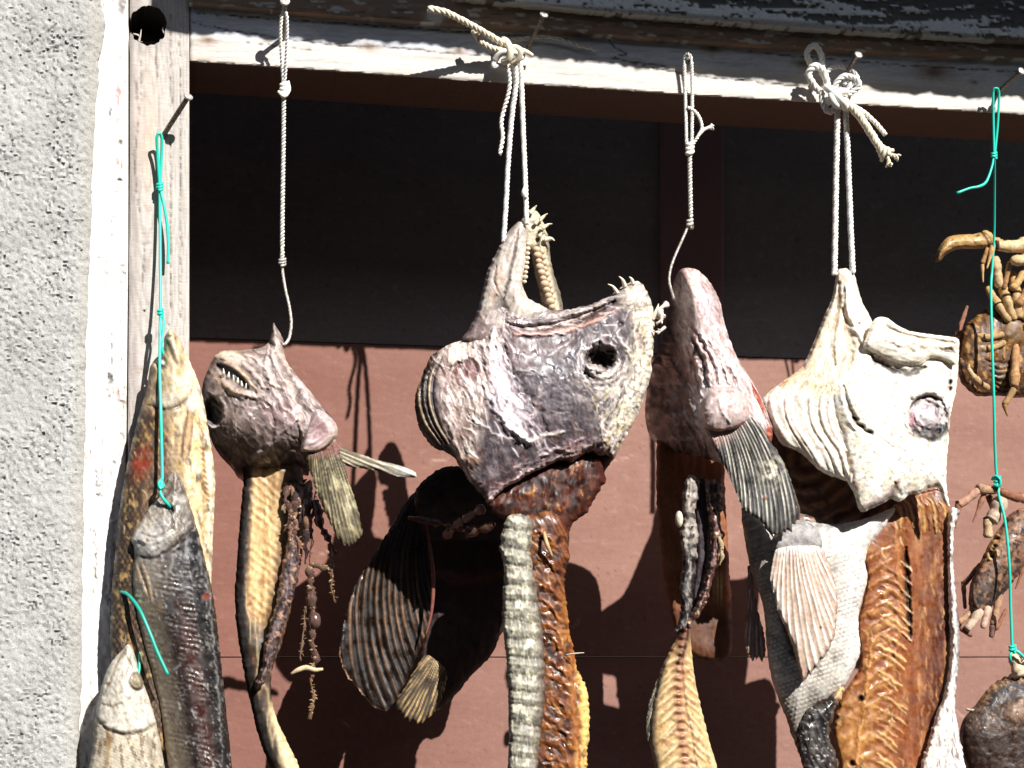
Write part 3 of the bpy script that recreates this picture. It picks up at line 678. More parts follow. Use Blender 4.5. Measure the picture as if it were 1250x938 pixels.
b = Bag(); coil(b, 1213.5, 190, .017, 2.6, 1.9, 2.2, 7, GR); coil(b, 1217.5, 587, -.070, 3.0, 2.2, 2.4, 9, GR); b.tube([(1211, 586, -.072), (1215, 581, -.066), (1221, 586, -.062), (1220, 594, -.064), (1213, 592, -.068)], 1.8, GR); coil(b, 1236, 792, -.065, 3.2, 2.1, 2.2, 8, GR); b.build('knot', M_twine, t)
# ---------------------------------------------------------------- helpers for the dried fish
def fin_piece(outline, org, n, d, lo, hi, amp=1.2, step=1.5, curve=0.0, seed=0, rough=1.5, fr=4.0, corner=()):
    p = Piece(outline, step=step, d=d, rough_edge=rough, edge_scale=5, seed=seed, corner=corner, reach=14)
    p.inflate(3, 8, 2); p.gloss(.5)
    dx, dy = p.x-org[0], p.y-org[1]; r = np.hypot(dx, dy); th = np.arctan2(dy, dx)+curve*r/200
    a0, a1 = np.percentile(th, 1), np.percentile(th, 99); p.th = np.arctan2(dy, dx); p.u = (th-a0)/(a1-a0); p.r = r; p.v = (r-r.min())/(r.max()-r.min())
    ph = p.u*n*2*math.pi+2.6*fbm(p.u*5, p.v*1.5, seed+3)+.8*fbm(p.u*n*.6, p.v*5, seed+13)
    w = .5+.5*np.cos(ph); p.w = w
    p.fill(lo); p.mix(w**2.0*np.clip(.62+1.5*fbm(p.u*n*.9, p.v*3.5, seed+23, 2), .1, 1), hi); p.z += .6*amp*(w**2-.3); p.fray(n, fr)
    k = fbm(p.u*n*3, p.v*4, seed+4, 2); p.mul(1+.3*k); p.z += .3*amp*k
    seg = np.abs(np.sin(p.v*60+2*fbm(p.u*n, p.v*3, seed+7))); p.h += .25*seg*w
    return p
def strand(b, pts, r, c, seed=0, jit=2.0, bits=0, bitc=None, ns=7):
    rs = np.random.RandomState(seed); P = smooth([(x, y, z/PX) for x, y, z in pts], 3.0); n = len(P)
    f = rs.randn(n, 3)
    for _ in range(2): f = (np.roll(f, 1, 0)+f+np.roll(f, -1, 0))/3
    P = P+f*jit*np.array([1, .4, .7]); P[:, 2] *= PX
    rr = np.interp(np.linspace(0, 1, n), np.linspace(0, 1, len(np.atleast_1d(r))), np.atleast_1d(r))*np.clip(1+.75*f[:, 0]+.3*rs.randn(n), .35, 2.0)
    w = Wn(P[:, 0], P[:, 1], P[:, 2]); V, F, _, _ = tube_geo(w, np.abs(rr)*PX+.0002, ns); b.add(V, F, c)
    for k in range(int(bits*1.8)):
        i = rs.randint(2, n-2); a = rs.uniform(0, 6.28); l = rs.uniform(2, 6)
        q = P[i]; e = q+np.array([l*math.cos(a), l*math.sin(a)*.8, rs.uniform(-2, 5)*PX])
        b.tube([tuple(q), tuple((q+e)/2+np.array([.6, -.6, 0])), tuple(e)], [rr[i]*.7, rr[i]*.6, .3], bitc if bitc is not None and k % 2 else c, 5)
def ell(b, x, y, d, r, c, sx=1.0, sy=1.0, ns=8):
    """small rounded tooth or bead"""
    o = Wn(x, y, d); V = []; F = []; m = 6
    for i in range(m+1):
        t = math.pi*i/m
        for k in range(ns):
            a = 2*math.pi*k/ns
            V.append(o+np.array([r*sx*math.sin(t)*math.cos(a), r*math.sin(t)*math.sin(a), r*sy*math.cos(t)])*PX)
    for i in range(m):
        for k in range(ns): F.append((i*ns+k, (i+1)*ns+k, (i+1)*ns+(k+1) % ns, i*ns+(k+1) % ns))
    b.add(np.array(V), F, c)
def cone(name, parent, pts, r, c=(.78, .72, .60), mat=None):
    b = Bag(); b.tube(pts, r, c, 7, 1.5); return b.build(name, mat or M_bone, parent)

# ================================================================ three small fish on the post
# brown fish behind
t = thing('dried_fish', W(200, 410, .04), 'brown dried fish with tan belly hanging highest on the post, mouth open upward', 'dried fish', 'whole dried fish hung at the post')
p = Piece([(208, 402), (216, 410), (221, 418), (229, 435), (238, 456), (246, 479), (252, 509), (259, 554), (262.5, 582), (262, 614), (260, 654), (258, 708), (252, 780), (240, 850), (225, 900), (205, 930), (175, 925), (150, 880), (136, 810), (135, 744), (141, 672), (147, 614), (158, 554), (169, 509), (178, 479), (182, 455), (184, 446), (190, 440), (196, 434), (199, 428), (200, 421), (201, 411)],
          step=1.6, d=.046, rough_edge=1.2, seed=61)
p.inflate(24, 46).gloss(.45).fill(S(118, 84, 62))
lr = np.clip((p.x-np.interp(p.y, [400, 450, 520, 600, 700, 930], [190, 196, 198, 208, 214, 216]))/26, 0, 1)
p.mix(lr, S(222, 190, 140)); p.mix(np.clip((p.x-np.interp(p.y, [400, 480, 520, 600, 700], [222, 238, 243, 250, 250]))/6, 0, 1)*.8, S(238, 222, 196))
bk = np.clip((np.interp(p.y, [430, 480, 560, 640, 760, 930], [176, 184, 180, 172, 172, 180])-p.x)/16, 0, 1); p.mix(bk*.9, S(52, 38, 34))
p.mix(np.clip((p.y-590)/60, 0, 1)*(1-lr)*.85, S(62, 42, 38))
sc = np.abs(np.sin((p.x*.9+p.y*.5)*.55))*np.abs(np.sin((p.x*.9-p.y*.5)*.55)); p.h += .5*sc*np.clip((p.y-500)/20, 0, 1); p.mix(sc*.45*np.clip((p.y-500)/20, 0, 1)*(1-lr), S(170, 140, 100))
p.mottle(S(70, 50, 40), 10, .08, .2, .75, 3, 2.5, 80); p.mottle(S(196, 160, 100), 7, .18, .15, .7, 4, 2, 75); p.bumps(2.2, 9, 5, 2.5, 80)
hd = np.clip((508-p.y)/14, 0, 1); p.mix(hd*.75*np.clip((p.x-180)/20, .3, 1), S(176, 150, 112)); p.mix(lr*np.clip(fbm(p.x/10, p.y/20, 8)*2, 0, 1)*.6, S(240, 226, 196))
p.mix(hd*np.clip((p.x-222)/10, 0, 1)*.7, S(236, 218, 196))
p.stroke([(180, 494), (196, 500), (212, 499), (226, 490), (233, 478)], 2.2, -4, S(60, 46, 40), .9, wob=2)
p.blob(206, 488, 14, 8, -10, 2, S(170, 168, 166), .8, 2, wob=4); p.blob(222, 470, 12, 10, 0, 2, S(220, 205, 180), .6); p.ridges(1.5, 12, 7, 4, 70, hd, S(225, 205, 170), .6)
p.blob(197, 443, 6.5, 7.5, 0, -5, S(40, 32, 30), .95, 5); p.blob(198, 443, 3.2, 3.6, 0, 6, S(215, 205, 190), .95, 4)
p.stroke([(201, 412), (206, 422), (211, 436), (218, 446)], 2, -3.5, S(70, 55, 48), .8); p.stroke([(207, 404), (212, 420), (219, 440)], 3, 2.5, S(225, 210, 185), .6); p.stroke([(203, 411), (210, 410)], 1.6, -2, S(60, 48, 40), .8)
p.stroke([(232, 503), (229, 525), (225, 560)], 5, 2.5, S(190, 150, 110), .9); p.stroke([(229, 502), (224, 530), (221, 560)], 1.6, -3, S(90, 62, 48), .9); p.stroke([(236, 505), (234, 530), (229, 562)], 1.2, -2, S(100, 70, 52), .7)
p.blob(172, 566, 11, 20, 18, -1, S(168, 62, 36), .85, 3, rg=.3, wob=9, ws=12)
for k in range(10):
    y = 546+k*7; p.stroke([(244+.12*(y-546), y), (250+.1*(y-546), y+5)], 1.5, -2.5, S(150, 105, 55), .8)
p.stroke([(246, 520), (250, 580), (248, 640), (247, 700)], 1.4, -2, S(170, 125, 75), .6, wob=3); p.flow(80, 40, 6)
p.h += 1.2*p.flow(82, 40, 5, 9)*lr
p.fibers(160, 82, 12, .9, (S(240, 222, 180), S(96, 70, 50), S(190, 150, 96)), .6, .8, np.clip(lr+.2, 0, 1), 1, .4, 14); p.fibers(120, 78, 8, 1.0, (S(150, 124, 100), S(40, 30, 28), S(110, 86, 66)), .7, .8, 1-lr, 2, .4, 20)
o = p.build('body', M_skin, t, Hb=18, Rb=40)

# dark fish in the middle
t = thing('dried_fish', W(208, 590, .07), 'dark brown-black dried fish with pale grey head in the middle of the post group', 'dried fish', 'whole dried fish hung at the post')
p = Piece([(213, 576), (219, 579), (224, 588), (232, 613), (238.5, 636), (249, 679), (260, 726), (267, 780), (274.5, 852), (282, 924), (286, 985), (284, 1060), (268, 1120), (240, 1130), (222, 1060), (210, 980), (204, 925), (192, 852), (177, 795), (165, 745), (161, 704), (164, 678), (162, 666), (160, 656), (172, 635), (182, 618), (197, 596), (204, 582)],
          step=1.6, d=.070, rough_edge=1.2, seed=67)
p.inflate(26, 50).gloss(.3).fill(S(48, 38, 36))
tt = (p.x-np.interp(p.y, [600, 680, 750, 850, 940], [190, 163, 165, 191, 209]))/np.interp(p.y, [600, 680, 750, 850, 940], [45, 84, 98, 84, 76])
bel = np.clip((.40-tt)/.3, 0, 1); p.mix(bel*.9, S(140, 126, 108)); p.mix(np.clip((.12-tt)/.14, 0, 1)*.7, S(205, 190, 165))
p.mix(np.exp(-((tt-.62)/.12)**2)*np.clip((p.y-720)/60, 0, 1)*.7, S(84, 42, 36)); p.mix(np.clip((tt-.70)/.15, 0, 1)*.85, S(26, 23, 25)); p.mix(np.clip((742-p.y)/50, 0, 1)*np.clip((.62-tt)/.3, 0, 1)*.75, S(150, 140, 128))
up_ = np.exp(-((p.y-680)/42)**2); p.mix(np.clip(up_*(1-bel)*fbm(p.x/8, p.y/14, 3)*2.0, 0, 1)*.6, S(186, 184, 184))
rows = np.sin((p.y-(p.x-200)*.25)*1.0+3.2*fbm(p.x/16, p.y/16, 5)); bodym = np.clip((p.y-672)/18, 0, 1)
cl = np.sin((p.x+.35*p.y)*.8+3*fbm(p.x/14, p.y/14, 7)); k_ = np.clip(.4+1.6*fbm(p.x/18, p.y/24, 27), 0, 1.2); p.h += (.55*rows+.35*cl)*bodym*k_; bodym = bodym*k_
p.mix(np.clip(rows*cl, 0, 1)*bodym*.42, S(150, 136, 120)); p.mottle(S(180, 176, 172), 3.4, .38, .1, .5, 11, 2, 80, rg=.25); p.bumps(2.4, 8, 8, 2.5, 75); p.bumps(1.6, 22, 18)
p.stroke([(246, 660), (256, 740), (265, 830), (272, 930)], 1.2, 2, S(170, 165, 160), .5, wob=4); p.stroke([(228, 660), (236, 720), (246, 800), (256, 930)], 4, 1.5, None)
hd = np.clip((np.interp(p.x, [160, 185, 210, 222, 240], [680, 685, 672, 662, 646])-p.y)/13, 0, 1)
hd = hd*(1-.75*np.clip((p.x-222-.1*(p.y-600))/10, 0, 1)); p.mix(hd*.62, S(128, 114, 98)); p.mix(hd*np.exp(-((p.x-184)/16)**2-((p.y-652)/22)**2)*.8, S(206, 196, 182)); p.mix(hd*np.exp(-((p.x-178)/10)**2-((p.y-640)/16)**2)*.7, S(222, 200, 164)); p.mix(hd*np.clip((p.x-205)/25, 0, 1)*.6, S(150, 142, 140)); n = p.flow(20, 16, 12, 21); p.mix(hd*np.clip(n, 0, 1)*.6, S(200, 192, 184)); p.mix(hd*np.clip((640-p.y)/40, 0, 1)*.5, S(112, 98, 86)); p.mix(hd*np.clip(-n-.05, 0, 1)*1.2, S(120, 96, 76)); p.h += hd*(4+1.8*p.flow(60, 14, 5, 23))
p.mix(hd*np.clip((p.y-625)/30, 0, 1)*np.clip((215-p.x)/20, 0, 1)*.5, S(206, 206, 210)); p.ridges(1.6, 9, 24, 4, 120, hd, S(232, 222, 205), .5, warp=6)
p.stroke([(166, 678), (184, 682), (206, 672), (220, 660), (234, 644)], 1.8, -3, S(44, 36, 32), .85, wob=3); p.stroke([(168, 658), (184, 664), (204, 655), (216, 648)], 2, 2.5, S(220, 212, 196), .7, wob=2); p.stroke([(170, 650), (190, 656), (210, 645)], 1.3, -2.5, S(110, 90, 75), .6)
p.stroke([(167, 690), (172, 710), (182, 730)], 2.4, 2.5, S(200, 170, 130), .8); p.stroke([(172, 688), (180, 708), (186, 736)], 2.0, 2.5, S(178, 150, 116), .8); p.stroke([(169, 690), (177, 712), (184, 734)], 1.1, -2.5, S(60, 44, 36), .9)
p.blob(200, 640, 7, 6, 0, 2, S(176, 170, 164), .6, 2, wob=4); p.stroke([(213, 582), (210, 596), (203, 606), (194, 612)], 1.4, -2, S(54, 44, 38), .8, wob=2); p.blob(208, 622, 5.5, 4.5, 30, -6, S(14, 10, 10), 1, 4, wob=3, ws=5); p.stroke([(209, 624), (210, 634), (213, 641)], 1.2, -3, S(20, 15, 14), .9); p.stroke([(216, 580), (225, 602), (236, 630)], 2.2, 2, S(90, 80, 76), .8); p.stroke([(214, 582), (206, 600), (196, 616)], 1.6, -2, S(120, 96, 74), .7)
p.blob(223, 611, 6, 5, 0, 2.4, S(215, 210, 202), .7, 3)
p.blob(252, 728, 6, 4, 0, -1, S(150, 56, 30), .9, 4, rg=.3, wob=4, ws=6); p.blob(196, 740, 3, 6, 20, 0, S(170, 150, 120), .5)
p.fibers(220, 80, 8, 1.0, (S(190, 186, 182), S(130, 118, 106), S(26, 22, 24), S(90, 70, 60)), .7, .9, bodym+.05, 1, .5, 22); p.fibers(110, 120, 10, .9, (S(232, 222, 206), S(110, 86, 66), S(206, 196, 186)), .6, .7, hd, 2, .6, 30)
p.build('body', M_skin, t, Hb=16, Rb=40, con=1.08)

# pale fish at the bottom
t = thing('dried_fish', W(160, 800, .07), 'pale cream dried fish with a round eye, lowest on the post', 'dried fish', 'whole dried fish hung at the post')
p = Piece([(155.6, 786.6), (160, 790), (165, 800), (174, 830), (184.5, 859), (192, 885), (199, 924), (203, 960), (206, 1040), (198, 1110), (170, 1140), (135, 1120), (112, 1040), (108, 950), (112, 920), (116, 877), (125, 834), (134, 812), (146, 797)], step=1.6, d=.072, rough_edge=1.0, seed=71)
p.inflate(24, 40).gloss(.5).fill(S(236, 226, 206))
hd = np.clip((np.interp(p.x, [110, 130, 150, 175, 195], [872, 890, 897, 893, 880])-p.y)/4, 0, 1)
p.mix((1-hd)*.45, S(200, 178, 142)); p.mottle(S(120, 92, 62), 7, .12, .12, .8*1, 3, 3, 82); p.mix(hd*.7, S(238, 230, 214))
sc = np.sin(p.y*1.3+p.x*.4)*np.sin(p.x*1.1-p.y*.3); p.h += .8*sc*(1-hd); p.mix(np.clip(sc, 0, 1)*(1-hd)*.5, S(232, 222, 200))
p.bumps(2.0, 9, 4, 2.5, 75); p.h += hd*3
p.stroke([(115, 872), (130, 890), (150, 897), (172, 894), (190, 884)], 1.4, -2.4, S(110, 84, 58), .8, wob=3); p.stroke([(150, 796), (158, 806), (162, 818)], 1.2, -2, S(90, 70, 52), .8, wob=2); p.stroke([(122, 858), (138, 862), (154, 856), (164, 846)], 1.1, -1.6, S(150, 120, 90), .7, wob=4); p.fibers(70, 70, 12, .9, (S(150, 122, 92), S(248, 242, 230), S(196, 172, 140)), .6, .8, hd, 7, .5, 16)
p.stroke([(156, 790), (146, 806), (136, 826), (126, 850)], 1.6, -2.6, S(150, 120, 86), .7, wob=2); p.stroke([(157, 790), (150, 812), (142, 830)], 1.5, 2, S(244, 236, 222), .5); p.stroke([(160, 795), (158, 812), (152, 830)], 1.2, -2, S(120, 96, 70), .6); p.stroke([(152, 793), (141, 812)], 1.2, -2, S(140, 110, 80), .6)
for (x, y, rx, ry) in ((132, 836, 2.5, 2), (148, 846, 1.5, 1.5), (128, 882, 3, 2), (134, 905, 4, 10), (122, 910, 2, 12), (180, 858, 1.5, 1)):
    p.blob(x, y, rx, ry, 10, -1.5, S(150, 112, 60), .85, 3, wob=3, ws=5)
p.blob(167, 831, 9, 10.5, 10, 3.5, S(150, 130, 100), .9, 5); p.stroke([(158, 829), (163, 822), (171, 823), (175, 831), (171, 840), (163, 840), (158, 832)], 1.6, 1.5, S(110, 86, 60), .9); p.blob(167, 831, 4, 4, 0, 2.2, S(214, 196, 160), .9, 4); p.stroke([(161, 838), (167, 843), (174, 840)], 1.4, -3, S(40, 30, 24), .9)
p.stroke([(134, 890), (132, 920), (128, 950)], 3, 2, S(170, 130, 76), .7); p.stroke([(178, 896), (186, 925), (190, 960)], 6, 0, S(120, 100, 76), .5, wob=6)
p.fibers(110, 80, 9, .9, (S(246, 238, 220), S(140, 110, 76), S(206, 186, 150)), .6, .7, 1-hd*.8, 1, .5, 18)
p.build('body', M_skin, t, Hb=20, Rb=36, con=1.1)

# ================================================================ small gnarled fish on the wire hook
t = thing('dried_fish', W(340, 410, .0), 'small gnarled brown fish with bared teeth and a stubby fin, hung on the wire hook', 'dried fish', 'dried fish hung in the opening')
GD = .006
p = Piece([(260, 438), (265, 432), (272, 428.5), (294, 427.7), (316, 425), (325, 421), (329, 415), (332, 403), (334.2, 393), (337, 400), (341, 405), (347, 419), (348.5, 438), (361, 457), (377, 476), (387, 489), (403, 507), (410, 517), (411, 531), (405, 541), (396, 552), (386, 560), (378, 572), (376, 581), (364, 580), (348, 588), (326, 595), (304, 592), (291, 583), (283, 572), (268, 556), (259, 540), (251.5, 518), (247, 492), (246.6, 473), (252, 456)],
          step=1.5, d=GD, rough_edge=1.0, seed=73)
p.inflate(38, 64, 1.75).gloss(.3).fill(S(122, 100, 94))
p.mix(np.clip((470-p.y+.45*(p.x-330))/50, 0, 1)*.75, S(178, 152, 136)); p.mix(np.clip((p.y-548+.1*(p.x-300))/26, 0, 1)*.85, S(52, 44, 46)); p.mix(np.clip((268-p.x)/16, 0, 1)*np.clip((p.y-450)/30, 0, 1)*.75, S(92, 82, 78))  # lower edge of the head painted dark to add to its shade
p.mottle(S(80, 64, 62), 20, .02, .3, .7, 3); p.mottle(S(166, 146, 138), 12, .10, .2, .6, 4, 2, 60)
p.ridges(1.8, 12, 5, 6, 52, np.clip((p.x-300)/30, 0, 1)*np.clip((560-p.y)/40, 0, 1), S(214, 196, 190), .55, warp=14, dark=S(78, 56, 54))
p.ridges(2.2, 18, 6, 3, 85, np.clip((320-p.x)/40, 0, 1)*np.clip((p.y-470)/20, 0, 1), S(160, 142, 132), .45, warp=10, dark=S(64, 52, 50)); p.ridges(1.2, 7, 9, 3, 40, 1, S(190, 176, 168), .3, warp=8)
p.bumps(2.2, 12, 7); p.bumps(1.2, 4.5, 8)
# folds that run from the hooked peak to the fin root
for pts, w, h in (([(334, 398), (338, 420), (352, 446), (372, 476), (386, 505)], 4.5, 7), ([(333, 408), (336, 438), (350, 466), (364, 496), (370, 540)], 4, 6), ([(328, 420), (324, 446), (336, 470), (346, 500)], 3.5, 4), ([(300, 430), (318, 446), (334, 466), (352, 480), (362, 512)], 4, 5), ([(272, 432), (298, 444), (316, 462), (328, 474)], 5, 6), ([(264, 450), (278, 470), (296, 482), (320, 484)], 5, 6)):
    p.stroke(pts, w, h*.7, S(218, 198, 188), .5, wob=5); p.stroke([(x-4, y+6) for x, y in pts], 1.8, -3, S(70, 50, 48), .5, wob=5)
p.stroke([(296, 496), (310, 520), (316, 560)], 3, 3.5, S(160, 140, 132), .5, wob=6); p.stroke([(326, 492), (334, 515), (330, 548)], 2, -4, S(96, 58, 56), .6, wob=5); p.stroke([(288, 502), (284, 530), (290, 566)], 3, 3, S(150, 130, 122), .4, wob=5)
p.stroke([(305, 562), (330, 545), (350, 520), (362, 512)], 3.5, 5, S(176, 160, 160), .6, wob=6); p.stroke([(300, 585), (330, 588), (350, 578), (374, 572)], 3, 3.5, S(150, 136, 140), .6, wob=5); p.stroke([(312, 575), (335, 566), (356, 545)], 3, -4, S(44, 34, 38), .6, wob=5)
# mouth
p.stroke([(266, 446), (276, 452), (290, 462), (302, 474)], 5.2, -11, S(34, 20, 18), .98, 4); p.stroke([(259, 438), (270, 436), (288, 448), (304, 464), (314, 478)], 3, 5, S(206, 180, 150), .75, wob=2); p.stroke([(256, 452), (268, 466), (284, 476), (304, 484)], 3.6, 5, S(186, 156, 130), .7, wob=2)
p.stroke([(262, 434), (282, 430), (300, 440)], 3, 3, S(226, 204, 170), .6)
p.blob(260, 503, 11, 15, -6, -20, S(12, 9, 9), 1, 6, wob=3, ws=9); p.stroke([(252, 515), (258, 522), (268, 520)], 1.4, 3, S(210, 204, 198), .9); p.stroke([(268, 486), (274, 500), (270, 518)], 2.5, 4, S(150, 132, 122), .6, wob=2); p.stroke([(254, 478), (266, 482), (276, 474)], 3, 4, S(140, 122, 114), .5)
p.blob(348, 505, 14, 22, -25, 0, S(170, 120, 124), .35, 2, wob=10); p.blob(326, 500, 8, 12, -30, 0, S(120, 66, 66), .6, 2, wob=6)
p.fibers(170, 52, 18, .9, (S(222, 206, 198), S(190, 170, 160), S(74, 54, 54), S(96, 66, 66)), .6, .9, np.clip((p.x-286)/30, 0, 1), 1, .8, 14)
p.fibers(90, 80, 16, 1.0, (S(170, 152, 144), S(60, 48, 48), S(200, 186, 180)), .5, .9, np.clip((320-p.x)/30, 0, 1)*np.clip((p.y-470)/20, 0, 1), 2, .8, 30)
p.z -= np.clip(p.y-505, 0, 99)**2*.0105; p.rg += .1
head = p.build('head', M_skin, t, Hb=34, Rb=50, con=1.45, gain=1.12)
for k, (x, y) in enumerate(((272, 455), (278, 459), (284, 463), (289, 466), (294, 470), (299, 473))):
    cone('tooth', head, [(x, y+4, .038), (x+1, y, .044), (x+.6+(k % 2), y-5, .046)], [2.4+.5*math.sin(k*4), 1.7+.4*math.sin(k*2.3), .4])
# fin root knob and near fin
p = Piece([(367, 549), (372, 530), (378, 512), (386, 500), (394, 502), (403, 509), (411, 519), (412, 531), (405, 541), (396, 549), (387, 553), (376, 553)], step=1.3, d=GD+.030, seed=75)
p.inflate(15, 16).gloss(.36).fill(S(206, 176, 170)); p.blob(388, 526, 12, 12, 0, -4, S(176, 124, 128), .7, 2, wob=6); p.stroke([(370, 548), (386, 552), (402, 542), (411, 530), (410, 518)], 3.2, 3.5, S(228, 206, 176), .85); p.stroke([(376, 545), (390, 540), (400, 528)], 2, -2, S(190, 130, 130), .6); p.ridges(1.6, 8, 3, 4, -30, 1, S(240, 224, 222), .6, warp=4); p.blob(380, 540, 5, 3, 0, 1, S(244, 236, 236), .7)
p.build('fin_root', M_flesh, t, Hb=14, Rb=14)
p = fin_piece([(372, 550), (384, 553), (398, 548), (409, 536), (415.5, 552), (425, 585), (435, 614), (441, 640), (441, 655), (424, 667.5), (415.5, 662), (403, 639), (390, 611), (380, 582)], (372, 440), 15, GD+.036, S(84, 72, 50), S(176, 160, 118), 2.0, 1.3, seed=77, rough=2.6, fr=1.2)
p.mix(np.clip((562-p.y)/12, 0, 1)*.8, S(150, 92, 90)); p.mottle(S(206, 194, 152), 12, .12, .3, .7, 5, 2, 70, dh=.6); p.mix(np.exp(-((p.y-652+.3*(p.x-425))/6)**2)*.6, S(120, 104, 70)); p.blob(425, 616, 6, 16, -15, .6, S(226, 214, 176), .6, 2, wob=10)
p.z += -6*((p.x-410)/30)**2+4; p.build('pectoral_fin', M_fin, t, Hb=3, Rb=6)
p = fin_piece([(388, 534), (404, 538), (416, 545), (435, 553), (460, 561), (495, 571), (510, 578), (511, 583), (503, 584), (486, 582), (454, 574), (424, 569), (408, 562), (388, 552)], (350, 525), 7, GD-.03, S(120, 104, 78), S(226, 214, 190), 1.6, 1.3, seed=79, rough=1.2)
p.z += np.clip((440-p.x)/50, 0, 1)*24; p.mix(np.clip((p.x-465)/30, 0, 1)*.5, S(236, 232, 224)); p.build('pectoral_fin', M_fin, t, Hb=3, Rb=5)
# body flap: dark skin outside, tan flesh inside, shade painted at top and right
p = Piece([(300, 560), (340, 556), (366, 560), (372, 614), (370, 650), (368.5, 680), (359, 725), (345, 782), (333, 815), (331, 845), (338, 878), (352, 908), (366, 940), (372, 980), (360, 985), (345, 960), (330, 935), (317, 904), (308, 868), (301, 838), (290, 775), (286.7, 732), (288.6, 694), (292.5, 637), (297, 590)], step=1.6, d=GD-.034, rough_edge=1.6, seed=81)
p.inflate(12, 22).gloss(.5).fill(S(214, 176, 122))
lx = np.interp(p.y, [590, 640, 700, 740, 780, 840, 900, 980], [302, 299, 296, 294, 299, 308, 324, 352]); p.mix(np.clip((lx-p.x+9)/4, 0, 1)*.95, S(64, 50, 44)); p.h -= 7*np.exp(-((p.x-lx-22)/12)**2)*np.clip((790-p.y)/30, 0, 1); p.mix(np.clip((p.x-np.interp(p.y, [590, 650, 700, 740, 800], [344, 348, 340, 332, 322]))/8, 0, 1)*.6, S(150, 92, 60))
p.mix(np.clip((p.y-738-1.0*(p.x-310))/30, 0, 1)*.95, S(60, 42, 36)); p.mix(np.clip((628-p.y)/20, 0, 1)*.5, S(160, 118, 80)); p.mix(np.clip((p.y-850)/25, 0, 1)*np.clip((p.x-322-.25*(p.y-850))/6, 0, 1)*.9, S(232, 206, 160))
p.ribs((p.y-.9*np.abs(p.x-306))*.55, .6, 3, 2.2, S(238, 210, 158), S(186, 140, 92), .5, np.clip((770-p.y)/30, 0, 1)); p.ridges(1.8, 11, 4, 5, 88, 1, S(240, 214, 164), .45, dark=S(150, 100, 60)); p.stroke([(306, 620), (302, 690), (303, 750)], 2, -3, S(150, 104, 62), .6, wob=4); p.stroke([(326, 610), (326, 690), (318, 760)], 3, 3, S(238, 206, 150), .6, wob=5); p.bumps(2.2, 10, 9)
p.mottle(S(176, 124, 80), 14, .15, .3, .5, 12)
p.mix(np.clip((lx-p.x+6+3*fbm(p.y/14, p.y*0, 71))/3, 0, 1)*.96, S(52, 42, 38)); p.mix(np.clip((p.x-np.interp(p.y, [590, 650, 700, 760], [338, 336, 330, 318]))/10, 0, 1)*np.clip((800-p.y)/20, 0, 1)*.75, S(96, 60, 42))
p.build('body_flap', M_flesh, t, Hb=7, Rb=16)
p = Piece([(353, 630), (359, 634), (362, 660), (366, 690), (360, 722), (350, 752), (341, 785), (331, 812), (322, 835), (312, 842), (312, 832), (320, 812), (322, 790), (329, 765), (337, 735), (343, 700), (350, 665), (351, 645)], step=1.4, d=GD-.008, rough_edge=3, seed=83)
p.inflate(9, 8).gloss(.35).fill(S(96, 74, 76)); p.ridges(3, 7, 2, 5, 105, 1, S(176, 150, 140), .6, warp=6, dark=S(48, 34, 38)); p.mottle(S(196, 150, 120), 8, .15, .1, .8, 3); p.mottle(S(40, 28, 32), 8, .12, .1, .8, 6); p.bumps(2.5, 6, 4)
p.build('gut_roll', M_wet, t, Hb=8, Rb=8)
b = Bag(); rs = np.random.RandomState(5)
for k in range(9):
    x = 352+k*3.4; y1 = (650, 690, 668, 700, 684, 640, 672, 662, 688)[k]; c = [(.09, .05, .04), (.22, .12, .08), (.05, .035, .035)][k % 3]
    strand(b, [(x, 588, GD-.02), (x+rs.uniform(-4, 4), 610, GD-.004), (x+rs.uniform(-6, 5), 632, GD), (x+rs.uniform(-7, 4), y1, GD-.006)], [3.0, 3.6, 3.0, 1.4], c, 20+k, 2.4, 10, (.35, .22, .14))
    b.build('gut_shred', M_wet, t); b = Bag()
strand(b, [(386, 600, GD), (381, 628, GD), (380, 655, GD), (378, 690, GD)], [1.2, 1.4, 1, .8], (.10, .06, .04), 31, 1.6, 16); b.build('gut_thread', M_wet, t); b = Bag()
strand(b, [(384, 612, GD), (392, 640, GD+.006), (404, 662, GD+.01), (411, 676, GD+.008)], [4, 5.5, 4.5, 2], (.07, .03, .02), 32, 2, 6); b.build('gut_shred', M_wet, t); b = Bag()
strand(b, [(402, 664, GD), (406, 690, GD), (405, 712, GD), (409, 736, GD)], [2.2, 2.0, 1.6, 1.2], (.16, .09, .05), 33, 2, 22, (.3, .19, .1)); b.build('gut_thread', M_wet, t); b = Bag()
strand(b, [(407, 690, GD), (394, 694, GD+.002), (382, 690, GD), (374, 702, GD)], [2, 3.4, 4, 2.4], (.11, .07, .045), 34, 2.2, 16, (.3, .2, .11)); b.build('gut_shred', M_wet, t); b = Bag()
strand(b, [(378, 694, GD), (380, 730, GD), (384, 755, GD), (382, 790, GD), (386, 812, GD)], [3, 4.5, 6, 5, 2.6], (.09, .05, .04), 35, 2.6, 60, (.27, .17, .09)); b.build('gut_shred', M_wet, t); b = Bag()
strand(b, [(372, 740, GD), (373, 765, GD-.003), (368, 790, GD), (367, 806, GD)], [1.4, 1.8, 1.4, .8], (.16, .1, .06), 36, 1.8, 18); b.build('gut_thread', M_wet, t); b = Bag()
strand(b, [(384, 806, GD), (381, 830, GD), (383, 850, GD), (378, 878, GD)], [2.0, 1.8, 2.0, 2.6], (.15, .09, .05), 37, 1.6, 22, (.3, .2, .1)); b.build('gut_thread', M_wet, t); b = Bag()
b.tube([(355, 823, GD+.008), (364, 818, GD+.01), (374, 815, GD+.008), (384, 818, GD+.006), (394, 817, GD+.004)], [1.4, 3, 3.2, 2.8, 1.8], (.5, .4, .25), 7); b.build('gut_thread', M_flesh, t)
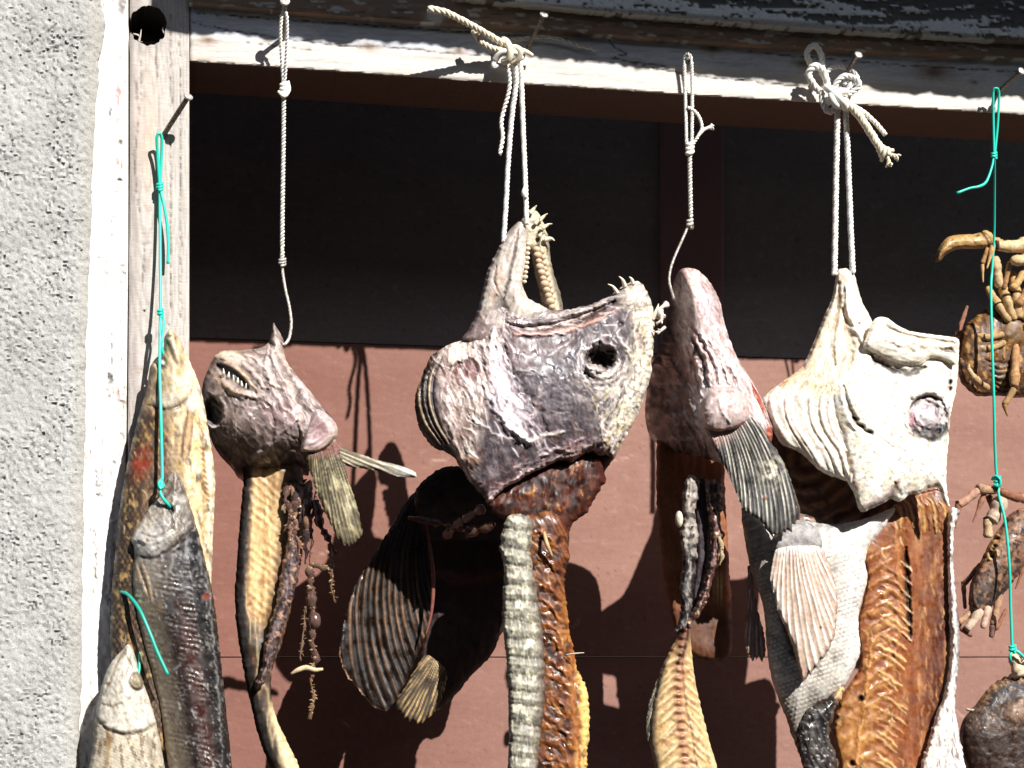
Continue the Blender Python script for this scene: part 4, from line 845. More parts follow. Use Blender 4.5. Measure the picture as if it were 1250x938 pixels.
# ================================================================ big gaping fish in the middle
t = thing('dried_fish', W(640, 290, .0), 'big dried fish head gaping upward with bony jaws and a hanging backbone, in the centre', 'dried fish', 'dried fish hung in the opening')
ED = -.008
# belly and far flank; the head's shade is also painted into their colour
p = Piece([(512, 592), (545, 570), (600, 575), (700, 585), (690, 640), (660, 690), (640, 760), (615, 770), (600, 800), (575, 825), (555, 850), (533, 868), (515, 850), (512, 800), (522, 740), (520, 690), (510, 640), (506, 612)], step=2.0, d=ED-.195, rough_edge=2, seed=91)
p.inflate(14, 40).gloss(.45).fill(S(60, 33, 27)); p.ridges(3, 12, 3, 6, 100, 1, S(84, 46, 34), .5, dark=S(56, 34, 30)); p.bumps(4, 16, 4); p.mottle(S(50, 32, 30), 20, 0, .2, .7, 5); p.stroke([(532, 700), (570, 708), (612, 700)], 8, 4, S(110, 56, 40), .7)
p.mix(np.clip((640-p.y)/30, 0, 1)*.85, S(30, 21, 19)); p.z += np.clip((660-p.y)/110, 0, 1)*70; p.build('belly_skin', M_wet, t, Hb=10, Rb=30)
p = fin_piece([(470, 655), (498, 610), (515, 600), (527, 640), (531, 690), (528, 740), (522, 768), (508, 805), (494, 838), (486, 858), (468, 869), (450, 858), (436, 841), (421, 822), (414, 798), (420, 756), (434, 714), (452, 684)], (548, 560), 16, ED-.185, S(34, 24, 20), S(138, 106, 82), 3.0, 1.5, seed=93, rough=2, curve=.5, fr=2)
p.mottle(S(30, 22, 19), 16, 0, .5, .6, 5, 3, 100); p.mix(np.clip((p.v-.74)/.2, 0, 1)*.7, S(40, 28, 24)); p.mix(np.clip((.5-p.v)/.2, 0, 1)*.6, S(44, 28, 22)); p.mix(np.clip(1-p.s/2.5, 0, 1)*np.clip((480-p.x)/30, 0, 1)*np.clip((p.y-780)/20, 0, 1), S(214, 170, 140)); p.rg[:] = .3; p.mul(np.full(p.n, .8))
p.z += -10*np.exp(-((p.x-440)/26)**2); p.build('pectoral_fin', M_fin, t, Hb=3, Rb=6)
p = fin_piece([(505, 820), (520, 800), (545, 820), (540, 850), (533, 867), (522, 878), (511, 885), (494, 878), (482, 860), (494, 840)], (560, 760), 13, ED-.165, S(58, 40, 24), S(196, 164, 112), 1.4, 1.4, seed=95, rough=2)
p.build('pelvic_fin', M_fin, t, Hb=3, Rb=6)
b = Bag(); b.tube([(521, 640, ED-.15), (525, 670, ED-.15), (529, 705, ED-.15), (527, 745, ED-.15), (520, 775, ED-.152)], [1, 2.6, 2.8, 2.2, 1], (.22, .08, .06)); b.build('fin_ray', M_wet, t)
b = Bag(); strand(b, [(500, 632, ED-.13), (540, 640, ED-.10), (575, 648, ED-.06), (604, 640, ED-.03)], [3, 6, 6, 4], (.10, .045, .03), 41, 3, 14, (.3, .12, .08)); b.build('gut_shred', M_wet, t)
b = Bag(); strand(b, [(540, 655, ED-.12), (560, 640, ED-.07), (590, 620, ED-.03)], [3, 6, 5], (.3, .16, .13), 42, 2.4, 10, (.3, .12, .08)); b.build('gut_shred', M_wet, t)
# torn gill membrane under the head
p = Piece([(594, 612), (634, 584), (660, 570), (684, 560), (712, 552), (745, 545), (746, 566), (738, 576), (739, 587), (729, 603), (718, 624), (706, 634), (695, 648), (692, 690), (668, 700), (648, 660), (628, 640), (606, 630)], step=1.6, d=ED-.020, rough_edge=3, seed=97)
p.inflate(12, 22).gloss(.32).fill(S(84, 42, 31)); p.ridges(3, 9, 3, 6, 104, 1, S(128, 68, 42), .5, warp=8, dark=S(46, 28, 26)); p.bumps(2, 9, 5); p.fibers(60, 100, 16, 1.2, (S(196, 138, 74), S(150, 88, 48), S(60, 32, 26)), .6, .8, np.clip((722-p.x)/10, 0, 1), 3, .8, 22); p.mottle(S(44, 26, 24), 16, .08, .15, .8, 8); p.mix(np.clip((p.x-720)/14, 0, 1)*.7, S(96, 44, 34))
p.build('gill_membrane', M_amber, t, Hb=8, Rb=16)
# backbone
bp_ = [(632, 628), (631, 700), (637, 760), (642, 820), (642, 888), (640, 990), (636, 1080)]
p = Piece([(618, 634), (634, 628), (653, 638), (650, 672), (655, 706), (662, 750), (667, 802), (667, 852), (662, 900), (658, 940), (654, 1000), (646, 1080), (626, 1082), (620, 1000), (620, 938), (621, 888), (619, 816), (613, 759), (615, 694), (610, 668)], step=1.4, d=ED, rough_edge=2.2, edge_scale=4, seed=101)
p.inflate(13, 24).gloss(.55).fill(S(158, 152, 136)); a, dd, L = p.spine(bp_); a = a+2.5*fbm(p.x/9, p.y/9, 4)+9*fbm(a/38, a*0, 14)+.16*dd
ph = (a % 21.5)/21.5; rim = np.exp(-((ph-.5)*2/.28)**2); p.h += 1.6*rim-2.0*np.exp(-((np.abs(ph-.5)-.5)/.14)**2); p.mix(rim*.5, S(214, 206, 184)); p.mix(np.exp(-((np.abs(ph-.5)-.5)/.07)**2)*.75, S(74, 62, 52))
p.ridges(1.8, 4.5, 3, 4, 88, 1, S(228, 222, 200), .5, dark=S(104, 100, 90)); p.fibers(150, 88, 13, .8, (S(240, 234, 212), S(206, 200, 180), S(96, 90, 80), S(128, 120, 104)), .7, .8, None, 4, .4, 8); p.fibers(70, 4, 14, 1.0, (S(226, 210, 170), S(84, 70, 58)), .6, 1.0, np.exp(-((np.abs(ph-.5)-.5)/.2)**2), 5, .6, 14); p.mottle(S(110, 106, 98), 14, .12, .4, .4, 5); p.mottle(S(236, 228, 198), 9, .16, .12, .8, 7, 1.5, 90); p.bumps(1.6, 5, 9); p.mix(np.clip((p.x-np.interp(p.y, [640, 706, 802, 938], [644, 647, 658, 650]))/13+.35, 0, 1)*.85, S(92, 58, 42))
p.build('backbone', M_skin, t, Hb=16, Rb=20)
p = Piece([(636, 632), (655, 624), (672, 622), (690, 634), (692, 660), (695, 680), (689, 705), (690, 722), (693, 750), (696, 774), (702, 800), (705, 818), (712, 832), (718, 848), (719, 868), (720, 890), (717, 920), (716, 960), (706, 1030), (680, 1080), (640, 1070), (640, 940), (646, 880), (646, 810), (642, 750), (636, 700), (634, 670)], step=1.5, d=ED-.012, rough_edge=3.2, edge_scale=4, seed=103)
p.inflate(14, 18).gloss(.3).fill(S(106, 56, 37)); rx = np.interp(p.y, [630, 700, 760, 820, 900, 1000], [650, 655, 662, 667, 666, 656]); u = (p.x-rx)/np.interp(p.y, [630, 760, 850, 950], [40, 34, 52, 62])
p.mix(np.clip((.6-u)*1.8, 0, 1)*.8, S(66, 33, 24)); p.mix(np.clip((u-.45)/.5, 0, 1)*np.clip((p.y-700)/80, 0, 1)*.9, S(214, 144, 70)); p.mix(np.clip((u-.62)/.3, 0, 1)*np.clip((p.y-790)/50, 0, 1), S(238, 190, 112))
p.ribs((p.y-.75*p.x)*.36, .5, 3, 3.0, S(200, 120, 58), S(84, 38, 22), .35, np.clip(1.15-u, 0, 1))
for k in range(22):
    y = 640+k*16.5+rs.uniform(-8, 8); a_r = rs.uniform(.25, 1); x0 = np.interp(y, [630, 700, 760, 820, 900, 1000], [652, 656, 663, 668, 667, 657]); q = rs.uniform(.7, 1.3); p.stroke([(x0, y), (x0+12*q, y+5), (x0+27*q, y+19)], 2.4, 2.6, S(186, 112, 58), .6*a_r, wob=8); p.stroke([(x0+1, y+7), (x0+12*q, y+12), (x0+24*q, y+26)], 2.2, -2.4, S(70, 32, 20), .6*a_r, wob=8)
p.ridges(1.6, 9, 5, 5, 60, 1, S(214, 140, 72), .35, warp=5); p.bumps(1.0, 7, 6); p.fibers(110, lambda x, y: 52, 15, 1.0, (S(236, 178, 104), S(206, 128, 62), S(80, 38, 24), S(110, 52, 28)), .7, .6, None, 3, .6, 18); p.mottle(S(60, 28, 20), 12, .16, .12, .7, 9)
p.mix(np.clip((u-.66+.25*fbm(p.x/9, p.y/14, 91))/.3, 0, 1)*np.clip((p.y-800)/40, 0, 1)*.55, S(240, 204, 132)); p.stroke([(696, 760), (700, 810), (704, 870), (708, 940)], 3, -4, S(150, 76, 36), .7, wob=4)
p.build('dried_flesh', M_amber, t, Hb=8, Rb=14)
b = Bag(); b.tube([(690, 800, ED+.008), (702, 798, ED+.018), (713, 797, ED+.02)], [1, 1, .4], (.6, .5, .38), 5); b.build('bone_splinter', M_bone, t)
b = Bag(); b.tube([(664, 650, ED+.012), (668, 665, ED+.022), (674, 680, ED+.016)], [2, 2.6, 1.6], (.5, .33, .16), 6); b.build('bone_splinter', M_bone, t)
# far jaw with its row of molars
p = Piece([(634, 274), (640, 264), (646, 256), (655, 258), (661, 267), (667, 281), (670, 294), (672, 315), (677, 337), (684, 358), (687, 382), (676, 388), (664, 378), (657, 350), (651, 325), (648, 308), (640, 306), (634, 292)], step=1.3, d=ED-.022, rough_edge=1.6, edge_scale=5, seed=105)
p.inflate(10, 11).gloss(.5).fill(S(222, 208, 176)); p.mix(np.clip((p.x-np.interp(p.y, [260, 300, 340, 380], [664, 666, 672, 682]))/4, 0, 1)*.8, S(120, 108, 96)); p.bumps(2.4, 5, 3); p.mottle(S(150, 120, 84), 6, .15, .12, .7, 5); p.stroke([(657, 283), (657, 296), (654, 308)], 2, -4, S(50, 36, 30), .9, wob=2)
jf = p.build('jaw', M_skin, t, Hb=10, Rb=10)
for k in range(11):
    f = k/10; x = np.interp(f, [0, .3, .6, 1], [655, 659, 665, 674]); y = 305+f*70
    b = Bag(); ell(b, x, y, ED-.004+.006*(f > .1), 4.4+.8*math.sin(k*2), (.56, .42, .28), 1.15, .95); ell(b, x+6.2-1.0*f, y+1.5, ED-.004, 3.6, (.56, .43, .30), 1.1, .95)
    V = b; o = Bag(); ell(o, x, y, ED-.002, 4.6+.7*math.sin(k*2.3), (.52, .38, .25), 1.2, .92); o.build('tooth', M_bone, jf)
    if k < 9: o = Bag(); ell(o, x+6.6-1.0*f, y+2.5, ED-.006, 3.6, (.54, .41, .28), 1.1, .95); o.build('tooth', M_bone, jf)
for (x0, y0, x1, y1, r) in ((649, 259, 655, 251, 2.8), (660, 268, 668.5, 261, 2.6), (664, 277, 674, 273.5, 2.6), (667, 291, 677, 294, 3.2), (655, 272, 660, 266, 2.4), (660, 287, 664, 284, 2.4)):
    cone('tooth', jf, [(x0-2, y0+2, ED-.006), ((x0+x1)/2+.5, (y0+y1)/2-1, ED-.002), (x1, y1, ED+.002)], [r*1.2, r*.8, .4], (.76, .68, .5))
# near jaw
p = Piece([(565, 416), (572, 402), (580, 387), (587, 365), (593, 337), (600, 320), (607, 306), (620, 284), (630, 273), (637, 269), (643, 274), (645, 287), (644, 303), (643, 320), (640, 338), (639, 352), (645, 364), (660, 372), (668, 380), (650, 398), (620, 412), (592, 424)], step=1.4, d=ED+.004, rough_edge=1.8, edge_scale=6, seed=107)
p.inflate(15, 19).gloss(.42).fill(S(214, 198, 184)); k_ = 112
p.ridges(2.6, 7, 3, 6, k_, 1, S(240, 232, 222), .6, warp=4, dark=S(128, 108, 102)); p.mix(np.clip((606-p.x-.35*(p.y-330))/10, 0, 1)*.5, S(160, 142, 132)); p.bumps(1.6, 5, 4)
p.blob(607, 346, 6, 28, 18, 1, S(226, 186, 162), .7, 3, wob=4); p.stroke([(634, 280), (625, 320), (619, 350), (614, 366)], 1.7, -6, S(58, 46, 42), .85, wob=3); p.stroke([(606, 325), (604, 345), (611, 362)], 1.5, -4, S(110, 74, 60), .8, wob=2); p.stroke([(641, 290), (638, 320), (633, 345), (628, 366)], 3, 3.5, S(238, 228, 212), .6, wob=2)
p.blob(612, 376, 10, 12, 20, -7, S(74, 50, 52), .8, 2, wob=6); p.mix(np.clip((p.y-372)/16, 0, 1)*np.clip((612-p.x)/20, 0, 1)*.7, S(120, 84, 88)); p.stroke([(586, 384), (596, 396), (606, 382)], 2.5, 3, S(214, 190, 184), .7, wob=4)
jn = p.build('jaw', M_skin, t, Hb=12, Rb=14)
for k in range(9):
    f = k/8; o = Bag(); ell(o, np.interp(f, [0, .5, 1], [645, 643.5, 640.5]), 298+f*46, ED+.010, 2.8+.4*math.sin(k*3), (.68, .58, .42), 1.1, .9); o.build('tooth', M_bone, jn)
# head
p = Piece([(553, 418), (566, 414), (580, 398), (592, 384), (606, 370), (617, 366), (630, 366), (649, 371), (670, 378), (692, 378), (718, 372.5), (740, 363), (753, 355), (766, 346), (780, 344.5), (790, 357), (796, 374), (799, 390), (798.5, 411), (796, 438), (794, 460), (786.5, 486), (778, 506), (767, 528), (756, 548), (748, 562), (742, 555), (731, 557), (722, 551), (708, 557), (697, 565), (686, 562), (672, 567), (656, 575), (641, 581), (632, 588), (616, 595), (607, 604), (596, 615), (590, 606), (581, 597), (565, 575), (551, 556), (531, 547), (518, 534), (509, 514), (506.6, 489), (512, 467), (520, 446), (529, 432), (543, 424)], step=1.35, d=ED, rough_edge=2.4, edge_scale=6, seed=111, reach=90)
p.inflate(36, 88, 1.6).gloss(.34).fill(S(112, 98, 106))
# broad tones of the dried skin
p.mottle(S(146, 132, 138), 34, -.1, .5, .6, 3); p.mottle(S(92, 80, 86), 26, .05, .4, .6, 4); p.blob(622, 428, 26, 26, 20, 0, S(150, 122, 116), .7, 2, wob=14); p.blob(672, 452, 46, 52, 25, -3, S(106, 100, 110), .75, 3, wob=16); p.blob(690, 505, 34, 30, 0, 0, S(92, 86, 94), .6, 2, wob=14); p.blob(640, 545, 30, 22, -20, 0, S(90, 80, 84), .65, 2, wob=14)
p.mottle(S(176, 162, 166), 14, .10, .3, .55, 7, 2.2, 60); p.mottle(S(140, 104, 98), 12, .16, .14, .6, 9, 2, 40); p.mottle(S(70, 60, 66), 8, .2, .1, .55, 12)
# snout: chalky cream crust
sn = np.clip((p.x-760+.18*(p.y-420)+14*fbm(p.x/16, p.y/16, 21))/18, 0, 1); p.mix(sn*.85, S(206, 194, 178)); sn2 = np.clip((18-np.abs(p.x-np.interp(p.y, [345, 400, 460, 520], [776, 788, 783, 762])))/12, 0, 1); p.mix(sn2*.6, S(232, 220, 198)); p.mottle(S(116, 86, 78), 7, .14, .1, .65, 23, 2.2, 100); p.h += sn*2.2*p.flow(0, 6, 5, 25)
p.blob(770, 362, 16, 14, 0, 3, S(222, 208, 182), .7, 2, wob=6); p.blob(783, 412, 6, 16, 10, -2, S(128, 92, 82), .6, 3, wob=5, ws=6); p.blob(768, 440, 8, 22, 10, -3, S(98, 82, 78), .6, 2, wob=6)
# cheek fold: the pale crescent
for pts, w, h, a in (([(604, 404), (598, 430), (602, 462), (614, 496), (630, 522), (648, 540)], 9, 9, .9), ([(612, 440), (620, 474), (634, 500), (650, 520)], 8, 5, .75), ([(590, 470), (604, 500), (622, 522), (640, 535)], 4, 5, .8)):
    p.stroke(pts, w, h, S(228, 212, 218), a, wob=7)
p.stroke([(616, 420), (622, 452), (640, 480), (658, 504), (668, 528)], 6, -6, S(94, 82, 90), .5, wob=8); p.stroke([(650, 512), (656, 490), (660, 470)], 4, 3, S(190, 172, 166), .7, wob=6); p.stroke([(646, 540), (668, 532), (690, 527)], 4, 4, S(214, 196, 182), .8, wob=5); p.stroke([(668, 436), (684, 424), (696, 418)], 3, 2.5, S(196, 188, 192), .6, wob=5)
# gill cover: crinkled, streaked, cream and red
gc = np.clip((600-p.x-.22*(p.y-500)+6*fbm(p.x/14, p.y/14, 31))/12, 0, 1)*np.clip((p.x-531-.15*(p.y-500)*(p.y > 500))/10, 0, 1); p.mix(gc*.75, S(196, 176, 164)); p.ridges(3.2, 8, 33, 5, 66, gc, S(240, 226, 214), .7, warp=6, dark=S(118, 82, 74)); 
p.stroke([(548, 424), (566, 422), (586, 424), (600, 420)], 5, 4, S(206, 190, 172), .55, wob=7); p.fibers(40, 100, 12, .9, (S(240, 230, 206), S(120, 84, 78), S(214, 196, 176)), .7, 1, np.exp(-((p.x-566)/26)**2-((p.y-430)/14)**2), 61, .8, 40); p.blob(566, 447, 13, 8, -25, -5, S(96, 34, 40), .9, 3, wob=6); p.blob(582, 452, 6, 10, 10, -4, S(120, 40, 48), .85, 3, wob=4); p.blob(545, 452, 10, 7, 0, -3, S(128, 70, 62), .6, 2, wob=5); p.blob(558, 437, 14, 5, -20, 1, S(226, 212, 190), .35, 2, wob=7)
p.stroke([(545, 470), (546, 500), (552, 530), (563, 560)], 5, 4, S(220, 206, 198), .7, wob=5); p.stroke([(570, 508), (590, 521), (615, 535), (640, 536)], 1.8, 2, S(236, 222, 220), .65, wob=5); p.stroke([(568, 512), (588, 526), (612, 540)], 1.2, -1, S(128, 92, 84), .35, wob=5); p.blob(574, 562, 13, 9, -20, 3, S(206, 152, 116), .8, 2, wob=5); p.blob(592, 545, 20, 14, 20, 0, S(92, 78, 80), .55, 2, wob=8)
# dark folded edge of the gills
ed = np.clip((np.interp(p.y, [420, 440, 480, 520, 560], [540, 534, 531, 540, 560])-p.x)/4, 0, 1); p.mix(ed*.9, S(62, 44, 36))
for o_, c in ((0, S(214, 186, 148)), (7, S(120, 88, 60)), (13, S(190, 156, 112))):
    p.stroke([(536-o_*.8, 434+o_*.4), (526-o_, 458), (524-o_, 488), (532-o_, 516), (548-o_*.8, 543)], 1.9, 4, c, .85); p.stroke([(540-o_*.8, 436+o_*.4), (530-o_, 460), (528-o_, 488), (536-o_, 516), (550-o_*.8, 541)], 1.6, -5, S(38, 24, 20), .8)
# lower rim
p.stroke([(594, 612), (612, 599), (634, 585), (656, 573), (684, 563), (712, 554)], 3.4, 6, S(212, 176, 172), .85, wob=2); p.stroke([(600, 598), (630, 576), (664, 560)], 3, -4, S(70, 56, 60), .6, wob=4); p.stroke([(640, 572), (664, 556), (690, 545), (715, 535)], 3, 4, S(190, 170, 176), .6, wob=5); p.stroke([(690, 552), (720, 544), (748, 530)], 5, 5, S(168, 148, 150), .6, wob=5); p.mix(np.clip((p.y-540)/14, 0, 1)*np.clip((p.x-708)/14, 0, 1)*.7, S(138, 84, 76)); p.stroke([(735, 552), (745, 530), (752, 510)], 2.4, 3, S(214, 190, 120), .7, wob=3); p.ridges(1.8, 7, 41, 4, 115, np.clip((p.x-715)/20, 0, 1)*np.clip((p.y-450)/30, 0, 1), S(214, 206, 190), .6, warp=5, dark=S(82, 68, 62))
# mouth edge
p.stroke([(622, 396), (640, 401), (668, 399), (700, 391), (728, 380), (750, 368)], 4.2, -13, S(96, 52, 30), .95, 4, wob=2); p.stroke([(628, 408), (660, 408), (700, 401), (734, 388), (752, 378)], 3.2, 4, S(226, 164, 140), .75, wob=3); p.stroke([(620, 373), (650, 379), (680, 384), (712, 379), (740, 368)], 3.2, 5, S(196, 182, 172), .75, wob=2); p.stroke([(612, 385), (626, 398), (652, 408), (690, 407)], 3, 5, S(206, 188, 188), .7, wob=4); p.blob(612, 392, 8, 14, 20, -5, S(84, 66, 72), .7, 2, wob=6); p.blob(592, 408, 8, 14, 30, -3, S(120, 58, 64), .6, 2, wob=6); p.stroke([(604, 396), (600, 412), (606, 424)], 2, 4, S(236, 224, 224), .7, wob=3)
p.stroke([(640, 386), (680, 390), (724, 376)], 1.1, -2, S(60, 34, 24), .8, wob=2)
# eye socket
p.blob(734, 437, 19, 16, 0, -9, S(120, 104, 104), .5, 4, wob=3); p.blob(734, 436, 16.5, 14, -8, -30, S(10, 8, 8), 1, 8, wob=8, ws=8); p.stroke([(716, 446), (722, 456), (734, 461), (748, 456), (754, 444)], 3, 6, S(206, 190, 180), .8, wob=3); p.blob(725, 449, 8, 6, 20, 13, S(220, 204, 192), .9, 2, wob=5, ws=5); p.blob(737, 452, 5, 3, 0, 9, S(190, 170, 164), .85, 2, wob=4, ws=4); p.stroke([(714, 458), (728, 468), (746, 466), (760, 452)], 2.2, 3, S(170, 156, 150), .6, wob=3); p.stroke([(718, 428), (730, 420), (744, 421), (753, 430)], 2.4, 3, S(176, 160, 160), .6, wob=3)
for (x, y, rx, ry, c, a_) in ((604, 396, 12, 16, S(112, 56, 66), .6), (572, 452, 22, 12, S(128, 52, 58), .6), (548, 470, 12, 20, S(150, 96, 88), .45), (560, 530, 16, 24, S(176, 124, 112), .4), (612, 588, 26, 9, S(150, 96, 100), .5), (680, 470, 30, 22, S(104, 88, 104), .45), (650, 430, 26, 16, S(150, 116, 112), .5), (700, 545, 30, 9, S(150, 96, 96), .5), (668, 520, 22, 12, S(160, 136, 146), .4)):
    p.blob(x, y, rx, ry, -25, 0, c, a_, 2, wob=12)
p.stroke([(596, 611), (614, 597), (636, 583), (657, 572), (684, 562), (710, 554)], 2.4, 2.5, S(222, 182, 178), .8, wob=6); lowr = np.clip((p.y-np.interp(p.x, [640, 690, 745], [572, 544, 536]))/14, 0, 1)*np.clip((p.x-650)/40, 0, 1); p.mix(lowr*.75, S(112, 60, 50)); p.fibers(70, 100, 12, .9, (S(196, 140, 110), S(76, 40, 36), S(220, 190, 176)), .6, 1, lowr, 62, .7, 24)
p.ridges(1.4, 9, 44, 3, 50, np.exp(-((p.x-740)/40)**2-((p.y-475)/26)**2), S(220, 206, 190), .7, warp=6)
for n_, ang, ln, msk, cols, a_, sp_, sd2 in (
    (150, 68, 20, gc, (S(244, 232, 222), S(236, 214, 200), S(150, 104, 92), S(96, 64, 58)), .75, 16, 1),
    (120, 62, 22, np.exp(-((p.x-np.interp(p.y, [400, 460, 540], [600, 608, 645]))/22)**2)*np.clip((556-p.y)/16, 0, 1), (S(244, 232, 236), S(232, 216, 222), S(120, 104, 112)), .7, 14, 2),
    (45, 50, 16, np.clip((p.x-630)/20, 0, 1)*np.clip((745-p.x)/20, 0, 1)*np.clip((p.y-410)/10, 0, 1), (S(172, 162, 170), S(206, 198, 202), S(72, 64, 70), S(88, 70, 70)), .5, 45, 3),
    (190, 100, 12, sn+.4*np.exp(-((p.x-750)/24)**2)*(p.y > 440), (S(240, 230, 206), S(228, 216, 196), S(110, 92, 86), S(226, 206, 160)), .7, 26, 4),
    (90, lambda x, y: math.degrees(math.atan2(y-437, x-734))+90, 14, np.exp(-((np.hypot(p.x-734, p.y-440)-26)/9)**2), (S(214, 204, 198), S(236, 224, 214), S(96, 84, 84)), .7, 12, 5),
    (90, -26, 18, np.clip(1-np.abs(p.y-np.interp(p.x, [594, 634, 684, 745], [604, 578, 556, 545]))/22, 0, 1), (S(222, 196, 192), S(96, 70, 70), S(196, 168, 166)), .6, 16, 6),
    (100, -8, 20, np.exp(-((p.y-np.interp(p.x, [610, 660, 720, 760], [382, 392, 382, 360]))/14)**2), (S(236, 222, 214), S(206, 186, 182), S(110, 76, 66)), .7, 8, 7),
    (60, 118, 14, np.clip((p.x-722)/16, 0, 1)*np.clip((p.y-470)/20, 0, 1), (S(226, 206, 140), S(214, 206, 196), S(70, 60, 58)), .7, 10, 8)):
    p.fibers(n_, ang, ln, 1.0, cols, a_, .9, msk, sd2, .6, sp_)
p.bumps(3.2, 30, 51); p.bumps(1.7, 11, 52); p.bumps(1.0, 4.5, 53, octv=2); p.ridges(1.0, 5, 55, 3, 70, 1, S(206, 194, 194), .22, warp=8)
p.blob(758, 396, 3.5, 3, 0, -3, S(90, 70, 60), .8, 3)
head = p.build('head', M_skin, t, Hb=38, Rb=70, con=1.55, gain=1.05)
for (pts, r) in (([(754, 358, ED+.008), (748, 350, ED+.012), (742, 347, ED+.014)], 2.8), ([(763, 350, ED+.010), (760, 342, ED+.016), (755.5, 337.5, ED+.018)], 3.2), ([(773, 347, ED+.010), (771, 341, ED+.014), (768, 338, ED+.016)], 3.0), ([(796, 390, ED+.004), (801, 380, ED+.010), (804, 371, ED+.010)], 3.4), ([(797, 386, ED), (805, 388, ED), (812, 384, ED)], 3.0)):
    cone('tooth', head, pts, [r, r*.7, .4], (.74, .67, .52))

# ================================================================ pink fish turned away with the striped fin
t = thing('dried_fish', W(823, 366, .0), 'pinkish fish seen from behind with a black and cream striped fin, on the braided cord', 'dried fish', 'dried fish hung in the opening')
FD = .000
# rear skin flap
p = Piece([(806, 500), (840, 492), (878, 520), (886, 620), (890, 690), (893, 740), (890, 801), (850, 803), (829, 780), (818, 745), (812, 720), (806, 660), (801, 600), (802, 540)], step=1.8, d=FD-.125, rough_edge=1.6, seed=121)
p.inflate(9, 16).gloss(.45).fill(S(158, 96, 60)); p.ridges(2, 10, 3, 6, 84, 1, S(196, 128, 80), .5, dark=S(104, 60, 42)); p.mix(np.clip((p.y-735)/20, 0, 1)*.6, S(84, 52, 38)); p.mix(np.clip(9-np.abs(p.x-877), 0, 6)/6*np.clip(.6+.6*np.sin(p.x*1.3), 0, 1)*np.exp(-((p.y-716)/18)**2)*1.0, S(248, 226, 168)); p.mix(np.clip((p.x-884)/4, 0, 1)*np.exp(-((p.y-718)/22)**2), S(226, 150, 120)); p.mix(np.clip((830-p.x)/16, 0, 1)*.5, S(170, 104, 60)); p.bumps(2, 12, 6)  # sunlit patch painted pale at right, shade painted dark below
p.build('body_flap', M_flesh, t, Hb=6, Rb=12)
# gut folds
p = Piece([(838, 584), (846, 580), (854, 590), (853, 606), (848, 625), (852, 650), (850, 690), (846, 730), (843, 755), (840, 766), (832, 772), (823, 774), (828, 760), (832, 740), (829, 722), (832, 700), (834, 681), (830, 655), (834, 630), (833, 606)], step=1.3, d=FD-.016, rough_edge=3.5, seed=123)
p.inflate(9, 8).gloss(.3).fill(S(52, 42, 44)); p.mix(np.clip((690-p.y)/30, 0, 1)*.85, S(172, 158, 144)); p.ridges(2.6, 6, 3, 4, 92, 1, S(206, 196, 186), .55, warp=5, dark=S(40, 30, 34)); p.bumps(3, 7, 4); p.mottle(S(30, 24, 28), 9, .08, .1, .8, 5); p.build('gut_fold', M_wet, t, Hb=6, Rb=8)
p = Piece([(862, 588), (872, 584), (883, 596), (882, 618), (879, 636), (884, 655), (880, 668), (876, 690), (870, 706), (866, 726), (858, 744), (848, 758), (841, 768), (837, 765), (842, 752), (850, 738), (856, 722), (862, 700), (866, 676), (868, 650), (864, 625), (861, 604)], step=1.3, d=FD-.012, rough_edge=3.5, seed=125)
p.inflate(9, 8).gloss(.3).fill(S(86, 42, 44)); p.ridges(2.8, 6, 3, 4, 100, 1, S(190, 150, 140), .55, warp=5, dark=S(40, 20, 24)); p.bumps(3, 6, 4); p.mottle(S(206, 176, 140), 6, .15, .1, .85, 5); p.mottle(S(36, 22, 24), 9, .1, .1, .8, 7); p.build('gut_fold', M_wet, t, Hb=6, Rb=8)
p = Piece([(846, 588), (866, 590), (868, 640), (866, 690), (856, 730), (846, 755), (840, 762), (843, 735), (848, 690), (848, 640)], step=1.6, d=FD-.030, rough_edge=2, seed=127); p.inflate(6, 10).gloss(.35).fill(S(40, 28, 34)); p.ridges(2, 7, 3, 5, 95, 1, S(80, 56, 60), .5); p.build('gut_fold', M_wet, t, Hb=5, Rb=8)
b = Bag(); ell(b, 829, 634, FD-.004, 6.5, (.62, .55, .42), .8, 1.6); b.build('fat_lump', M_flesh, t)
b = Bag(); strand(b, [(878, 655, FD), (881, 672, FD+.002), (879, 690, FD)], [3, 2.4, .8], (.4, .3, .18), 51, 1.5, 4); b.build('gut_thread', M_wet, t)
# filleted tail with its rib marks
tl = [(836, 765), (832, 790), (829, 850), (832, 890), (837, 938), (842, 1040)]
p = Piece([(837, 762), (842, 768), (844, 790), (849, 834), (858, 872), (868, 912), (876, 940), (882, 985), (872, 1050), (845, 1090), (812, 1050), (800, 980), (799, 938), (794, 914), (793, 884), (797, 858), (806, 820), (818, 794), (828, 776)], step=1.4, d=FD-.018, rough_edge=1.5, seed=129)
p.inflate(13, 26).gloss(.42).fill(S(228, 190, 128)); a, dd, L = p.spine(tl)
p.ribs((a-.85*np.abs(dd))*.42, .5, 3, 1.2, S(246, 224, 176), S(196, 146, 90), .4)
rs = np.random.RandomState(8); tlp = np.array(tl)
for k in range(22):
    y = 800+k*11+rs.uniform(-3, 3); xs_ = np.interp(y, tlp[:, 1], tlp[:, 0])
    for sg in (-1, 1):
        q = rs.uniform(.8, 1.2); p.stroke([(xs_+sg*4, y), (xs_+sg*15*q, y+8), (xs_+sg*30*q, y+22)], 1.3, 1.4, S(250, 232, 190), .7, wob=2); p.stroke([(xs_+sg*4, y+5), (xs_+sg*15*q, y+13), (xs_+sg*30*q, y+27)], 1.2, -1.2, S(176, 112, 62), .5, wob=2)
